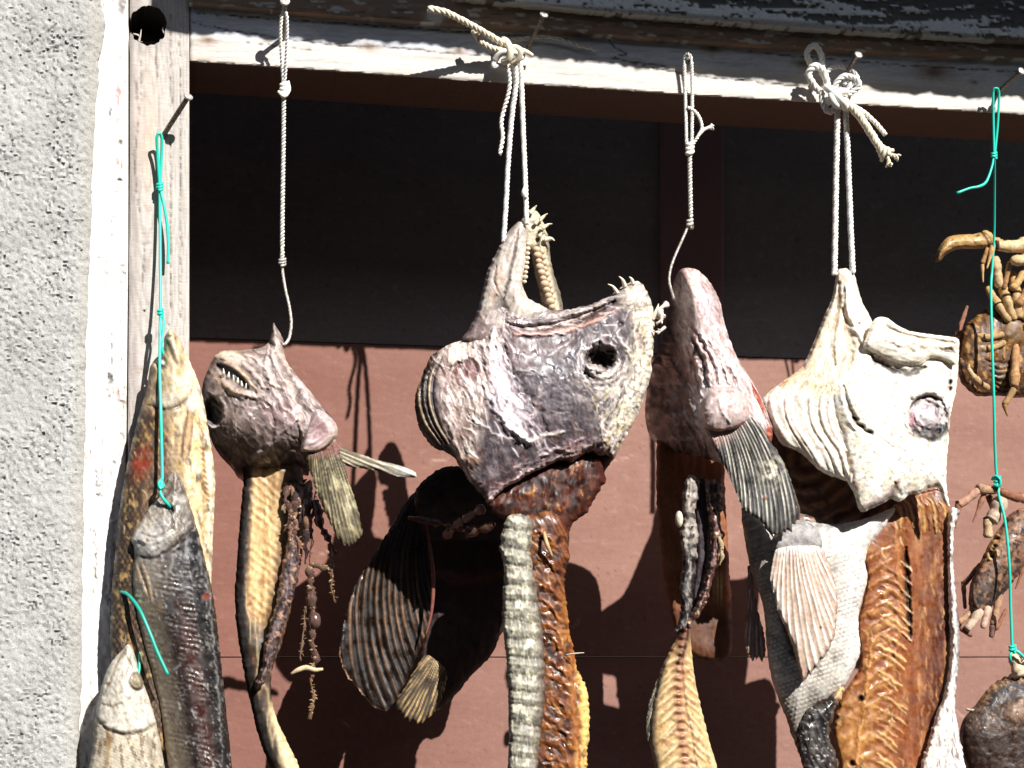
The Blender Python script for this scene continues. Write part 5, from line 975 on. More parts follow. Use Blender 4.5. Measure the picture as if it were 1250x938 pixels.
sp = np.exp(-(dd/5.5)**2); p.mix(sp*.75, S(190, 124, 96)); p.h += sp*(2.5+2.0*np.sin(a*.62)); p.mix(sp*np.clip(np.sin(a*.62), 0, 1)*.6, S(226, 170, 140)); p.stroke([(840, 770), (834, 800), (836, 850), (845, 900), (850, 940)], 1.2, -2, S(150, 84, 60), .7, wob=2)
p.mix(np.clip((800-p.y)/24, 0, 1)*.75, S(126, 62, 40)); p.stroke([(841, 768), (836, 790), (828, 810)], 2.4, 3, S(40, 30, 34), .8, wob=3); p.mix(np.clip((np.interp(p.y, [800, 860, 900, 940], [818, 804, 802, 808])-p.x)/4, 0, 1)*.8, S(110, 104, 92)); p.mottle(S(176, 112, 60), 12, .2, .1, .55, 8); p.bumps(1.6, 8, 6); p.mix(np.clip((p.x-np.interp(p.y, [800, 870, 940], [846, 856, 872])+5)/4, 0, 1)*.5, S(240, 220, 170))
p.build('tail', M_flesh, t, Hb=7, Rb=14)
p = fin_piece([(806, 822), (812, 830), (805, 856), (801, 890), (804, 920), (796, 920), (789, 896), (790, 870), (796, 846)], (826, 780), 7, FD-.020, S(90, 84, 72), S(176, 168, 146), 1.4, 1.3, seed=131, rough=1.6); p.build('tail_fin', M_fin, t, Hb=2.5, Rb=4)
# head
p = Piece([(828, 332), (835, 327.5), (844, 328), (853, 331), (867, 345.5), (879, 369), (885, 397), (896, 428), (907, 448), (917, 464), (932, 491), (940, 510), (943, 524), (936, 548), (915, 560), (890, 566), (868, 562), (845, 556), (824, 552), (806, 543), (793, 530), (788, 499), (795, 456), (802, 436), (808, 416), (813, 396), (817, 377), (820, 358), (823, 344)], step=1.35, d=FD, rough_edge=1.2, seed=133, reach=80)
p.inflate(40, 66).gloss(.26).fill(S(190, 166, 162))
dk = np.clip((np.interp(p.y, [330, 380, 430, 480, 530, 560], [822, 828, 838, 850, 858, 870])-p.x+8*fbm(p.x/14, p.y/14, 3))/14, 0, 1); p.mix(dk*.9, S(66, 52, 52)); p.mix(np.clip((812-p.x)/10, 0, 1)*np.clip((p.y-420)/20, 0, 1)*.7, S(58, 44, 46)); p.mix(np.clip((p.y-534)/14, 0, 1)*np.clip((872-p.x)/10, 0, 1)*.85, S(40, 34, 38)); p.mottle(S(160, 116, 108), 22, .06, .4, .5, 5, 3, 70); p.mottle(S(222, 208, 206), 18, .05, .4, .6, 6, 3, 75); p.blob(846, 352, 10, 22, 10, 1, S(230, 206, 186), .7, 2, wob=5); p.blob(862, 372, 9, 26, -15, 1, S(216, 196, 204), .6, 2, wob=5)  # left side and underside darkened to paint in their self-shadow
p.ridges(1.5, 8, 7, 6, 66, np.clip((p.y-390)/20, 0, 1)*np.clip((p.x-836)/10, 0, 1), S(236, 222, 218), .6, warp=8, dark=S(140, 104, 102)); p.ridges(1.6, 14, 8, 4, 78, dk, S(176, 156, 152), .5, warp=10, dark=S(60, 46, 48))
for pts in ([(848, 410), (862, 440), (868, 470)], [(856, 408), (872, 436), (880, 466)], [(866, 412), (882, 440), (892, 470)], [(842, 420), (852, 450), (858, 484)], [(876, 420), (894, 450), (908, 480)]):
    p.stroke(pts, 2.6, 4.6, S(240, 226, 218), .8, wob=5); p.stroke([(x-4, y+2) for x, y in pts], 1.8, -4.2, S(134, 92, 90), .6, wob=4)
p.stroke([(844, 392), (850, 414), (846, 440), (838, 470)], 2.2, -3, S(168, 76, 66), .75, wob=4); p.stroke([(832, 340), (830, 370), (826, 396)], 2.4, 4, S(170, 158, 152), .6, wob=3); p.stroke([(818, 376), (832, 404), (842, 420)], 3, 3, S(150, 134, 132), .5, wob=5); p.stroke([(812, 430), (824, 454), (838, 480), (848, 510)], 4, 5, S(150, 120, 116), .5, wob=6)
for (x, y, r) in ((816, 490, 4), (828, 506, 5), (808, 470, 3), (838, 536, 4), (822, 535, 3)): p.blob(x, y, r*2.2, r*.7, -15, 1.5, S(196, 190, 192), .7, 2, wob=5, ws=6)
p.bumps(2.6, 20, 9); p.bumps(1.4, 6, 10)
p.fibers(200, 68, 18, .9, (S(244, 230, 228), S(226, 206, 204), S(150, 108, 104), S(190, 120, 112)), .6, .9, 1-dk, 1, .6, 14); p.fibers(80, 76, 14, 1.0, (S(150, 130, 128), S(50, 38, 40), S(190, 180, 178)), .6, 1.0, dk, 2, .8, 30)
lx = np.interp(p.y, [328, 360, 420, 470, 520, 560], [838, 846, 858, 872, 868, 868]); dl = np.clip(lx+10-p.x, 0, 120); p.z -= 1.9*(np.sqrt(dl*dl+700)-26.5); p.z -= np.clip(p.y-520, 0, 99)*.8*np.clip((880-p.x)/20, 0, 1)
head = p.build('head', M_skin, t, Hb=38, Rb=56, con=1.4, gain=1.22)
b = Bag(); strand(b, [(813, 372, FD-.005), (804, 380, FD), (808, 390, FD+.004), (800, 396, FD+.002)], [3, 3.6, 3, 1.5], (.62, .55, .46), 61, 2, 6); b.build('skin_tatter', M_skin, t); b = Bag(); strand(b, [(812, 400, FD-.004), (803, 406, FD), (797, 404, FD+.004)], [2.4, 2, 1], (.6, .54, .47), 62, 1.4, 3); b.build('skin_tatter', M_skin, t)
# red gill edge beside the fin
p = Piece([(916, 468), (924, 478), (932, 494), (938, 512), (943, 526), (941, 540), (933, 536), (928, 524), (924, 506), (918, 488)], step=1.2, d=FD+.012, seed=135); p.inflate(8, 7).gloss(.35).fill(S(176, 84, 68)); p.bumps(2, 5, 3); p.mottle(S(214, 150, 120), 5, .1, .1, .7, 4); p.build('gill_edge', M_wet, t, Hb=6, Rb=6)
# striped fin
p = fin_piece([(860, 520), (884, 514), (908, 508), (926, 516), (938, 535), (955, 562), (966, 588), (974, 612), (977, 627), (972, 640), (962, 650), (944, 656), (937, 648), (928, 636), (908, 622), (898, 600), (888, 577), (873, 548)], (806, 430), 20, FD+.040, S(40, 37, 39), S(214, 206, 190), 1.9, 1.2, seed=137, rough=1.8, curve=-.5)
bd = np.exp(-((p.v-.56)/.10)**2); p.mix(bd*.7*np.clip(.4+2*fbm(p.x/18, p.y/18, 4), 0, 1), S(44, 40, 42)); p.mix(np.clip((p.v-.84)/.1, 0, 1)*.75, S(70, 66, 66)); p.mix(np.exp(-((p.x-942)/14)**2-((p.y-574)/16)**2)*np.clip(.5+2*fbm(p.x/8, p.y/8, 8), 0, 1), S(222, 212, 186)); p.mix(np.clip((.22-p.v)/.12, 0, 1)*.8, S(206, 160, 148)); p.mix(np.clip(1-p.s/2.0, 0, 1)*np.clip((p.v-.8)/.1, 0, 1)*.8, S(170, 110, 70)); p.blob(934, 608, 3, 2.4, 0, 1, S(150, 100, 60), .9, 3); p.rg[:] = .36
p.h += 2*np.sin(p.v*9); p.build('pectoral_fin', M_fin, t, Hb=3, Rb=6)
p = Piece([(857, 510), (856, 500), (860, 486), (868, 476), (880, 472), (896, 474), (908, 482), (914, 496), (914, 510), (906, 520), (892, 526), (874, 528), (862, 522)], step=1.2, d=FD+.044, rough_edge=.8, seed=139)
p.inflate(22, 28).gloss(.28).fill(S(226, 200, 194)); p.stroke([(858, 514), (872, 525), (892, 524), (910, 514)], 4, 3, S(196, 124, 112), .8, wob=3); p.stroke([(862, 500), (872, 484), (890, 478)], 3, 3, S(244, 226, 222), .6); p.ridges(1.5, 9, 3, 3, 100, 1, S(246, 236, 232), .5, warp=6); p.stroke([(876, 486), (882, 504), (890, 516)], 2.4, 3, S(246, 236, 232), .6, wob=4); p.mottle(S(206, 150, 140), 9, .15, .15, .6, 5); p.bumps(1.6, 8, 6)
p.build('fin_root', M_flesh, t, Hb=20, Rb=22)
# ================================================================ white fish on the bowed cord
t = thing('dried_fish', W(1030, 334, .0), 'large white bony fish with split amber body and fan fin, hung on the bow', 'dried fish', 'dried fish hung in the opening')
HD = .000
# brown gill cavity behind the head
p = Piece([(940, 520), (1000, 540), (1060, 590), (1100, 600), (1098, 640), (1075, 655), (1040, 668), (990, 672), (955, 668), (940, 640), (935, 580)], step=1.8, d=HD-.070, rough_edge=2, seed=151)
p.inflate(8, 20).gloss(.4).fill(S(104, 64, 44)); a = np.hypot(p.x-985, p.y-560); v = np.sin(a*.35+2*fbm(p.x/20, p.y/20, 3)); p.h += 2*v; p.mix(np.clip(v, 0, 1)*.5, S(176, 124, 84)); p.mix(np.clip((p.y-632)/16, 0, 1)*.8, S(196, 184, 176)); p.mottle(S(70, 44, 32), 12, .1, .2, .6, 5); p.bumps(3, 10, 6)
p.build('gill_cavity', M_wet, t, Hb=8, Rb=14)
# far pelvic fins
p = fin_piece([(914, 690), (920, 706), (924, 740), (934, 780), (933, 808), (924, 804), (918, 806), (911, 795), (909, 765), (914, 735), (912, 712)], (922, 640), 7, HD-.060, S(150, 120, 106), S(232, 214, 202), 1.6, 1.4, seed=153, rough=2); p.build('pelvic_fin', M_fin, t, Hb=3, Rb=5)
# scaly flank
p = Piece([(906, 618), (935, 622), (975, 634), (1020, 640), (1060, 632), (1092, 620), (1084, 640), (1062, 668), (1056, 690), (1059, 705), (1052, 735), (1048, 756), (1050, 790), (1048, 803), (1036, 830), (1026, 844), (1010, 856), (994, 864), (984, 880), (976, 915), (967, 899), (960, 878), (947, 845), (938, 808), (932, 744), (922, 712), (913, 680)], step=1.4, d=HD-.046, rough_edge=1.3, seed=155, reach=60)
p.inflate(26, 52).gloss(.42).fill(S(206, 198, 186))
p.mix(np.clip((950-p.x)/18, 0, 1)*.5, S(170, 152, 132)); p.mix(np.clip((664-p.y)/16, 0, 1)*np.clip((1030-p.x)/20, 0, 1)*.6, S(160, 156, 156)); p.mottle(S(150, 140, 130), 18, .05, .2, .5, 4); p.mix(np.clip((p.x-1020)/18, 0, 1)*.7, S(236, 230, 222))
sy = (p.y+.35*p.x)/5.4; row = np.floor(sy); sx = (p.x-.35*p.y)/6.2+.5*(row % 2); fx = (sx % 1)-.5; fy = sy-row; q = np.sqrt(fx*fx*1.6+(fy-.1)**2); sm = np.clip((p.y-650)/30, 0, 1)*np.clip((p.s-1)/4, 0, 1)*np.clip(.65+1.2*fbm(p.x/24, p.y/24, 17), .1, 1)
p.h += 1.9*np.clip(.75-q, 0, 1)*sm*1.3; p.mix(np.clip((q-.55)/.2, 0, 1)*.55*sm, S(120, 108, 98)); p.mix(np.clip(.4-q, 0, 1)*sm, S(238, 232, 224))
p.mix(np.clip((p.y-840)/40, 0, 1)*.6, S(120, 106, 90)); p.stroke([(952, 742), (962, 776), (976, 812)], 4, -4, S(86, 74, 66), .7, wob=5); p.stroke([(1040, 655), (1062, 640), (1085, 626)], 4, 4, S(240, 234, 226), .7, wob=4); p.ridges(1.8, 10, 7, 4, -30, np.clip((670-p.y)/20, 0, 1), S(236, 230, 224), .5, warp=6, dark=S(120, 112, 110)); p.bumps(2.4, 26, 8); p.bumps(.9, 6, 9)
p.build('scaly_flank', M_skin, t, gain=1.3, Hb=10, Rb=24)
# amber split body
sp_ = [(1096, 640), (1086, 720), (1078, 790), (1072, 860), (1066, 938), (1062, 1040)]
p = Piece([(1066, 640), (1090, 618), (1115, 604), (1144, 597), (1157, 612), (1160, 640), (1161, 708), (1161, 801), (1152, 850), (1143, 874), (1134, 910), (1128, 940), (1120, 1040), (1090, 1100), (1050, 1090), (1030, 1010), (1026, 940), (1018, 900), (1019, 880), (1028, 850), (1048, 818), (1049, 790), (1047, 762), (1056, 720), (1058, 700), (1052, 668)], step=1.5, d=HD-.052, rough_edge=1.6, seed=157, reach=60)
p.inflate(10, 20).gloss(.34).fill(S(164, 92, 50)); a, dd, L = p.spine(sp_)
p.mix(np.clip((p.x-1112)/16, 0, 1)*.7, S(146, 82, 50)); p.mix(np.clip((p.x-1138+.06*(p.y-700)+6*fbm(p.x/20, p.y/40, 41))/12, 0, 1)*np.clip((p.y-690)/60, 0, 1)*.85, S(98, 36, 26)); p.mix(np.clip((p.y-820)/60, 0, 1)*np.clip((1075-p.x)/20, 0, 1)*.7, S(196, 136, 72)); p.mix(np.clip((690-p.y)/50, 0, 1)*.5, S(150, 96, 60))
p.h += -9*np.exp(-((p.x-np.interp(p.y, [640, 800, 940], [1128, 1122, 1104]))/26)**2)
p.ridges(1.2, 10, 3, 9, 88, np.clip((p.x-1105)/10, 0, 1), S(206, 140, 86), .3, warp=6, dark=S(122, 62, 38)); p.mottle(S(226, 172, 112), 12, .12, .4, .4, 4, 4, 88)
msk = np.clip((p.y-700)/40, 0, 1)*np.exp(-((dd+2)/26)**2); p.ribs((a+.55*dd)*.42, .6, 6, 2.4, S(230, 180, 110), S(128, 62, 32), .4, msk, 1.6)
m2 = np.clip((1092-p.x)/10, 0, 1)*np.clip((p.y-650)/20, 0, 1); p.ribs((p.y+.5*p.x)*.33, 1.0, 9, 3, S(232, 182, 112), S(150, 84, 44), .5, m2); p.stroke([(1064, 780), (1058, 840), (1050, 900), (1044, 950)], 3, 4, S(226, 164, 92), .6, wob=5)
p.stroke([(1106, 668), (1107, 700), (1109, 740), (1111, 780)], 3.4, -10, S(26, 14, 10), .95, 4, wob=2)
for k in range(6): y = 690+k*17; p.stroke([(1101, y-4), (1107, y+2), (1113, y+8)], 1.6, 6, S(232, 200, 160), .9)
p.stroke([(1092, 640), (1096, 680), (1098, 740), (1094, 800)], 4, 4, S(206, 138, 84), .6, wob=5); p.mottle(S(110, 56, 34), 15, .12, .4, .5, 11, 2, 88);  p.bumps(1.2, 8, 13)
for k in range(20):
    y = 690+k*14+rs.uniform(-7, 7); a_r = rs.uniform(.2, 1); x0 = 1076-(y-700)*.03; q = rs.uniform(.8, 1.2); p.stroke([(x0, y), (x0+13*q, y+6), (x0+30*q, y+19)], 1.9, 2, S(248, 212, 146), .85*a_r*np.clip((y-690)/60, .3, 1), wob=3); p.stroke([(x0, y+6), (x0+13*q, y+12), (x0+28*q, y+25)], 1.9, -1.4, S(120, 60, 30), .5*a_r, wob=3)
for k in range(13):
    y = 670+k*16+rs.uniform(-3, 3); p.stroke([(1090, y), (1072, y+8), (1056, y+20)], 2.0, 2.5, S(206, 146, 84), .6, wob=4)
for (x, y) in ((1040, 932), (1051, 853)): p.blob(x, y, 3.5, 3.5, 0, -5, S(14, 10, 8), .95, 5)
for k in range(9):
    x = 1098+k*7; p.stroke([(x-8, 606+abs(k-5)*1.5), (x, 624), (x+3, 646+rs.uniform(-6, 8))], 2.2, 4, [S(222, 180, 112), S(168, 104, 60)][k % 2], .7, wob=4)
p.fibers(160, 60, 14, 1.0, (S(246, 214, 156), S(222, 160, 92), S(110, 54, 30), S(90, 42, 28)), .6, .4, np.clip((1112-p.x)/8, 0, 1), 3, .6, 22); p.fibers(120, 88, 16, .9, (S(226, 172, 112), S(120, 60, 38)), .6, .3, np.clip((p.x-1112)/8, 0, 1), 4, .4, 10)
p.build('split_flesh', M_amber, t, Hb=8, Rb=16)
# white skin along the right edge
p = Piece([(1158, 628), (1166, 620), (1172, 626), (1164, 648), (1164, 690), (1167, 726), (1171, 765), (1171, 802), (1168, 836), (1166, 866), (1170, 890), (1178, 938), (1186, 1030), (1150, 1060), (1122, 1030), (1124, 940), (1132, 910), (1142, 874), (1152, 850), (1160, 800), (1158, 730), (1157, 680)], step=1.3, d=HD-.040, rough_edge=2.2, edge_scale=5, seed=159)
p.inflate(9, 9).gloss(.6).fill(S(226, 216, 208)); p.ridges(2.4, 5, 3, 5, 86, 1, S(246, 240, 234), .5, dark=S(140, 118, 112), warp=4); p.mottle(S(140, 104, 96), 8, .2, .1, .7, 5, 3, 86); p.mix(np.clip((p.y-850)/20, 0, 1)*np.clip((1150-p.x)/20, 0, 1)*.4, S(220, 196, 170)); p.bumps(2.4, 6, 6); p.mix(np.clip((p.x-1166)/4, 0, 1)*np.clip((870-p.y)/20, 0, 1)*.6, S(110, 94, 96))
p.fibers(110, 86, 16, .8, (S(250, 244, 240), S(150, 130, 126), S(100, 84, 84)), .7, .9, None, 3, .4, 10)
p.build('skin_edge', M_skin, t, gain=1.3, Hb=6, Rb=8)
# black gut at the bottom
p = Piece([(972, 905), (978, 880), (990, 864), (1006, 858), (1018, 846), (1030, 838), (1028, 852), (1018, 872), (1014, 900), (1022, 930), (1024, 980), (1010, 1040), (985, 1030), (976, 980), (980, 940)], step=1.5, d=HD-.030, rough_edge=4, seed=161)
p.inflate(14, 16).gloss(.22).fill(S(46, 40, 40)); p.ridges(4, 9, 3, 3, 70, 1, S(120, 112, 106), .5, warp=8, dark=S(26, 22, 22)); p.bumps(5, 8, 4); p.mottle(S(176, 168, 160), 4, .34, .08, .8, 6); p.mix(np.clip((p.x-1016)/8, 0, 1)*np.clip((860-p.y)/10, 0, 1)*.8, S(214, 170, 120))
p.build('gut', M_wet, t, Hb=10, Rb=14)
# near pectoral fin
p = fin_piece([(946, 674), (956, 668), (975, 666), (1001, 668), (1010, 684), (1017, 704), (1022, 730), (1019, 773), (1012, 792), (1004, 806), (992, 820), (980, 831), (975, 817), (968, 790), (960, 769), (951, 750), (946, 733), (940, 704)], (968, 590), 15, HD+.004, S(196, 168, 148), S(246, 238, 226), 2.4, 1.2, seed=163, rough=2.0, curve=.12)
p.mix(np.clip((.12-p.v)/.08, 0, 1)*.7, S(206, 200, 196)); p.mix(np.clip((p.v-.8)/.2, 0, 1)*.5, S(176, 130, 110)); p.mix(np.clip(1-p.s/2.2, 0, 1)*np.clip((p.x-1000)/10, 0, 1)*.6, S(176, 120, 90)); p.blob(1002, 766, 1.4, 2, 0, 0, S(30, 24, 20), .9, 3); p.h += 6*np.exp(-((p.u-.5)/.3)**2)
p.build('pectoral_fin', M_fin, t, gain=1.3, Hb=3, Rb=6)
p = Piece([(944, 672), (946, 655), (958, 640), (978, 636), (996, 644), (1003, 658), (1002, 670), (985, 674), (962, 676)], step=1.4, d=HD-.010, rough_edge=1, seed=165); p.inflate(14, 18).gloss(.45).fill(S(186, 180, 176)); p.bumps(2.4, 9, 3); p.mottle(S(140, 136, 136), 9, .08, .15, .6, 4); p.build('fin_root', M_skin, t, Hb=14, Rb=14)
# dried gill fan with its curved rays
p = Piece([(931, 487), (942, 476), (956, 466), (975, 452), (990, 440), (1012, 450), (1030, 475), (1042, 520), (1046, 560), (1046, 606), (1040, 596), (1034, 588), (1006, 578), (990, 565), (977, 553), (962, 546), (953, 541), (942, 521), (934, 502)], step=1.3, d=HD-.004, rough_edge=1.2, seed=167)
p.inflate(14, 24).gloss(.42).fill(S(232, 222, 206))
for k in range(6):
    f = (k+.35*math.sin(k*2.3))/5.3; x0, y0 = 946+f*74, 470+f*8+3*math.sin(k*3.1); pts = [(x0+10, y0-6), (x0-4+f*6, y0+14), (x0+2+f*4, y0+44), (x0+22+f*4, y0+76), (x0+40-f*10, y0+98+f*6)]
    p.stroke(pts, 4.6, 3.6, S(246, 238, 222), .85, wob=2); p.stroke([(x+5.5, y+1) for x, y in pts], 4.2, -2.6, S(186, 166, 152), .6, wob=3); p.stroke([(x-4.5, y+2) for x, y in pts], 1.6, -3, S(206, 180, 150), .6)
p.mix(np.clip((480-p.y+.2*(p.x-960))/14, 0, 1)*.6, S(226, 186, 120)); p.ridges(1.0, 6, 5, 4, 60, 1, S(250, 246, 238), .3, warp=4); p.mottle(S(206, 150, 150), 7, .28, .08, .5, 6); p.bumps(1.4, 7, 7)
p.build('gill_fan', M_skin, t, gain=1.35, Hb=10, Rb=14)
# neck sheet drawn up to the cord
p = Piece([(1021.5, 332), (1028, 328.5), (1036, 328), (1042.5, 334), (1047, 350), (1052, 367), (1064, 391), (1068, 400), (1080, 430), (1060, 470), (1035, 490), (1012, 488), (990, 476), (960, 474), (936, 482), (953, 467), (977, 450), (991.5, 422), (1005.6, 387), (1016, 362)], step=1.3, d=HD-.006, rough_edge=.8, seed=169)
p.inflate(16, 26).gloss(.45).fill(S(238, 228, 208)); p.mix(np.clip((np.interp(p.y, [330, 400, 450, 490], [1026, 1014, 1012, 1014])-p.x)/14, 0, 1)*.6, S(222, 196, 156)); p.ridges(1.8, 12, 3, 8, 105, np.clip((1030-p.x)/12, 0, 1), S(246, 236, 214), .5, warp=4, dark=S(190, 150, 104)); p.mix(np.clip((p.y-448)/14, 0, 1)*np.clip((1000-p.x)/20, 0, 1)*.6, S(206, 158, 92))
p.stroke([(1024, 345), (1022, 385), (1016, 420), (1020, 445)], 3.4, -6, S(170, 140, 110), .8, wob=2); p.stroke([(1033, 350), (1036, 380), (1044, 400), (1056, 420)], 4, 7, S(248, 242, 230), .8, wob=3); p.stroke([(1028, 380), (1036, 410), (1040, 436), (1034, 458)], 5, -7, S(196, 168, 140), .7, wob=4); p.stroke([(1044, 345), (1052, 375), (1064, 400)], 3, 4, S(232, 210, 176), .6); p.blob(1031, 338, 8, 6, 0, 0, S(214, 186, 158), .6, 2); p.mottle(S(190, 150, 120), 8, .26, .1, .5, 7); p.bumps(1.6, 12, 8); p.blob(1049, 395, 2, 1.6, 0, -2, S(60, 46, 36), .9, 3)
p.fibers(90, 108, 26, 1.0, (S(248, 240, 220), S(206, 170, 120), S(190, 150, 110)), .5, .7, np.clip((1034-p.x)/10, 0, 1), 3, .3, 8)
p.build('neck_skin', M_skin, t, gain=1.4, Hb=10, Rb=16)
# head: face plates
p = Piece([(1044, 425), (1060, 418), (1080, 424), (1100, 430), (1140, 424), (1168, 420), (1170, 437), (1167.5, 475), (1160.5, 507), (1157, 549), (1155, 581), (1157, 607), (1160, 619), (1153, 612), (1146, 595), (1136, 596), (1122, 602), (1110, 605), (1097, 613), (1088, 609), (1076, 616), (1062, 622), (1052, 625), (1047, 615), (1044, 604), (1036, 588), (1032, 560), (1024, 530), (1018, 500), (1016, 475), (1026, 462), (1036, 446)], step=1.35, d=HD+.008, rough_edge=1.5, seed=171, reach=70)
p.inflate(18, 40, 1.5).gloss(.55).fill(S(241, 229, 206)); p.mottle(S(250, 247, 242), 20, -.05, .3, .7, 3)
p.stroke([(1030, 470), (1034, 490), (1040, 506), (1050, 520), (1058, 528), (1066, 530)], 2.2, -7, S(120, 98, 82), .85, wob=3); p.stroke([(1026, 466), (1029, 488), (1034, 510), (1044, 524)], 4, 4, S(248, 240, 226), .7, wob=3)
for (x, y) in ((1044, 511), (1052, 520), (1062, 527)): p.blob(x, y, 4.5, 2.2, 20, -6, S(56, 46, 40), .85, 4)
p.stroke([(1066, 530), (1085, 542), (1106, 552)], 1.1, -2, S(150, 140, 132), .7, wob=4); p.stroke([(1026, 520), (1034, 552), (1042, 590)], 2.6, -3, S(214, 190, 170), .7, wob=4); p.blob(1020, 520, 5, 6, 0, -2, S(190, 160, 130), .7, 2, wob=4)
sp = np.clip((p.y-548)/12, 0, 1); p.mottle(S(176, 170, 166), 5.5, .2, .1, .7, 5); p.h += sp*.6*p.flow(20, 6, 5, 6); p.mix(sp*np.clip(p.flow(-20, 12, 5, 8)-.1, 0, 1)*1.4, S(140, 134, 134)); p.stroke([(1050, 622), (1068, 614), (1086, 604), (1094, 594), (1098, 585)], 5, 2, S(150, 124, 118), .8, wob=4); p.stroke([(1092, 590), (1100, 604)], 3, -3, S(70, 64, 62), .8, wob=3); p.blob(1044, 592, 4, 3, 0, 0, S(176, 110, 80), .8); p.blob(1070, 558, 8, 4, -40, -1, S(196, 192, 190), .7, 2, wob=5)
# eye
p.blob(1132, 507, 31, 30, 0, 4, None); p.blob(1132, 508, 25, 25, 0, -13, S(176, 160, 162), .9, 5, wob=6); p.blob(1130, 512, 16, 15, 20, 9, S(206, 192, 192), .6, 3, wob=6); 
for r, h_, c, a in ((26, 3, S(236, 226, 214), .4),):
    p.stroke([(1132+r*math.cos(k)*1.02, 508+r*math.sin(k)) for k in np.linspace(0, 2*math.pi, 17)], 2.2, h_, c, a, wob=5)
p.stroke([(1112, 497), (1122, 487), (1136, 484), (1150, 490)], 2.4, -5, S(86, 70, 62), .8, wob=2); p.stroke([(1118, 526), (1130, 536), (1144, 534), (1156, 518)], 4.5, -4, S(30, 26, 28), .9, wob=7); p.blob(1146, 526, 11, 6, -50, -2, S(34, 30, 32), .8, 2, wob=6); p.stroke([(1122, 520), (1134, 526), (1148, 520)], 2, -2, S(90, 80, 86), .6, wob=5); p.blob(1116, 514, 4, 9, 10, 0, S(206, 130, 150), .5, 2, wob=4); p.blob(1132, 510, 6, 5, 0, 4, S(240, 234, 232), .8, 2)
p.fibers(60, lambda x, y: math.degrees(math.atan2(y-508, x-1132))+90, 16, 1.1, (S(236, 228, 228), S(120, 104, 110), S(80, 72, 76), S(206, 180, 186)), .7, 1.2, np.exp(-((np.hypot(p.x-1132, p.y-508)-15)/8)**2), 9, .8, 16)
p.stroke([(1114, 520), (1122, 530), (1134, 534), (1147, 529), (1156, 514)], 4.0, -2, S(22, 18, 20), .9, wob=8); p.stroke([(1120, 518), (1132, 527), (1146, 520)], 2.2, -1, S(40, 34, 36), .7, wob=7); p.stroke([(1110, 500), (1117, 490), (1130, 484), (1146, 486)], 2.4, -4, S(70, 56, 50), .85, wob=2); p.blob(1114, 512, 4, 10, 8, 0, S(196, 118, 140), .6, 2, wob=5); p.blob(1128, 505, 7, 5, 0, 2, S(244, 240, 238), .8, 2)
p.blob(1160, 470, 5, 10, 5, -2, S(176, 166, 160), .7, 2); p.blob(1160, 467, 2.2, 3.2, 0, -5, S(26, 20, 20), .95, 4); p.blob(1160, 475, 2.2, 3, 0, -5, S(40, 32, 32), .9, 4)
# mouth
p.stroke([(1062, 432), (1076, 444), (1096, 453), (1112, 456), (1128, 448)], 5, -9, S(64, 50, 50), .85, wob=4); p.stroke([(1064, 436), (1078, 447), (1098, 456)], 2, -4, S(70, 50, 60), .9, wob=3); p.stroke([(1066, 428), (1085, 438), (1112, 446)], 2.5, 3, S(206, 166, 130), .7, wob=4); p.mottle(S(206, 170, 140), 12, .22, .15, .35, 14); p.stroke([(1070, 446), (1090, 460), (1116, 462)], 3, 2, S(236, 212, 216), .5, wob=4); p.bumps(2.6, 26, 9); p.bumps(.6, 6, 10)
head = p.build('head', M_skin, t, gain=1.5, Hb=24, Rb=40)
p = Piece([(1055, 424), (1059, 408), (1066, 392), (1073, 387.5), (1082, 388), (1090, 393), (1097, 398), (1110, 404), (1126, 407), (1150, 410), (1168, 413), (1171, 418), (1170, 432), (1166, 446), (1150, 440), (1135, 438), (1126, 444), (1110, 446), (1090, 442), (1074, 434)], step=1.3, d=HD+.026, rough_edge=.9, seed=173)
p.inflate(10, 24, 1.5).gloss(.5).fill(S(238, 228, 208)); p.stroke([(1082, 398), (1100, 408), (1130, 414), (1168, 420)], 2.6, -5, S(190, 160, 122), .75, wob=2); p.stroke([(1080, 391), (1098, 401), (1130, 409), (1168, 415)], 3.2, 5, S(250, 244, 226), .7); p.stroke([(1086, 420), (1110, 426), (1140, 424), (1164, 430)], 4, -4, S(196, 168, 136), .6, wob=5); p.stroke([(1060, 420), (1068, 402), (1078, 394)], 3, 2, S(250, 246, 236), .5); p.mottle(S(150, 124, 104), 6, .2, .1, .55, 3, 3, 10); p.ridges(1.2, 7, 4, 5, 10, 1, S(248, 240, 226), .4, dark=S(190, 166, 140)); p.blob(1158, 428, 6, 5, 0, -3, S(120, 96, 84), .6, 2, wob=4); p.bumps(1.4, 9, 5)
p.build('jaw', M_skin, t, gain=1.4, Hb=12, Rb=16)
# ================================================================ crabs on the green twine
def limb(parent, segs, cols, name='leg', mat=None):
    """a jointed leg: list of (x0,y0,d0,x1,y1,d1,r0,r1)"""
    b = Bag()
    for i, (x0, y0, d0, x1, y1, d1, r0, r1) in enumerate(segs):
        pts = []; rr = []
        for f, k in ((-.06, .6), (0, .9), (.15, 1.05), (.5, .92), (.82, 1.05), (.97, 1.12), (1.05, .7)):
            pts.append((x0+(x1-x0)*f, y0+(y1-y0)*f+.25*r0*math.sin(f*3.1), d0+(d1-d0)*f)); rr.append((r0+(r1-r0)*f)*k)
        b.tube(pts, rr, cols[i % len(cols)], 9, 2.0, jit=.05)
        if i: b.tube([pts[0], ((pts[0][0]+pts[1][0])/2, (pts[0][1]+pts[1][1])/2, pts[0][2]), (x0+(x1-x0)*.05, y0+(y1-y0)*.05, d0+.001)], [r0*.8, r0*1.0, r0*.85], (.05, .028, .018), 9, 1.5)
    o = b.build(name, mat or M_shell, parent); return o
CT = (.47, .29, .125); CB = (.30, .16, .07); CD_ = (.13, .07, .04)
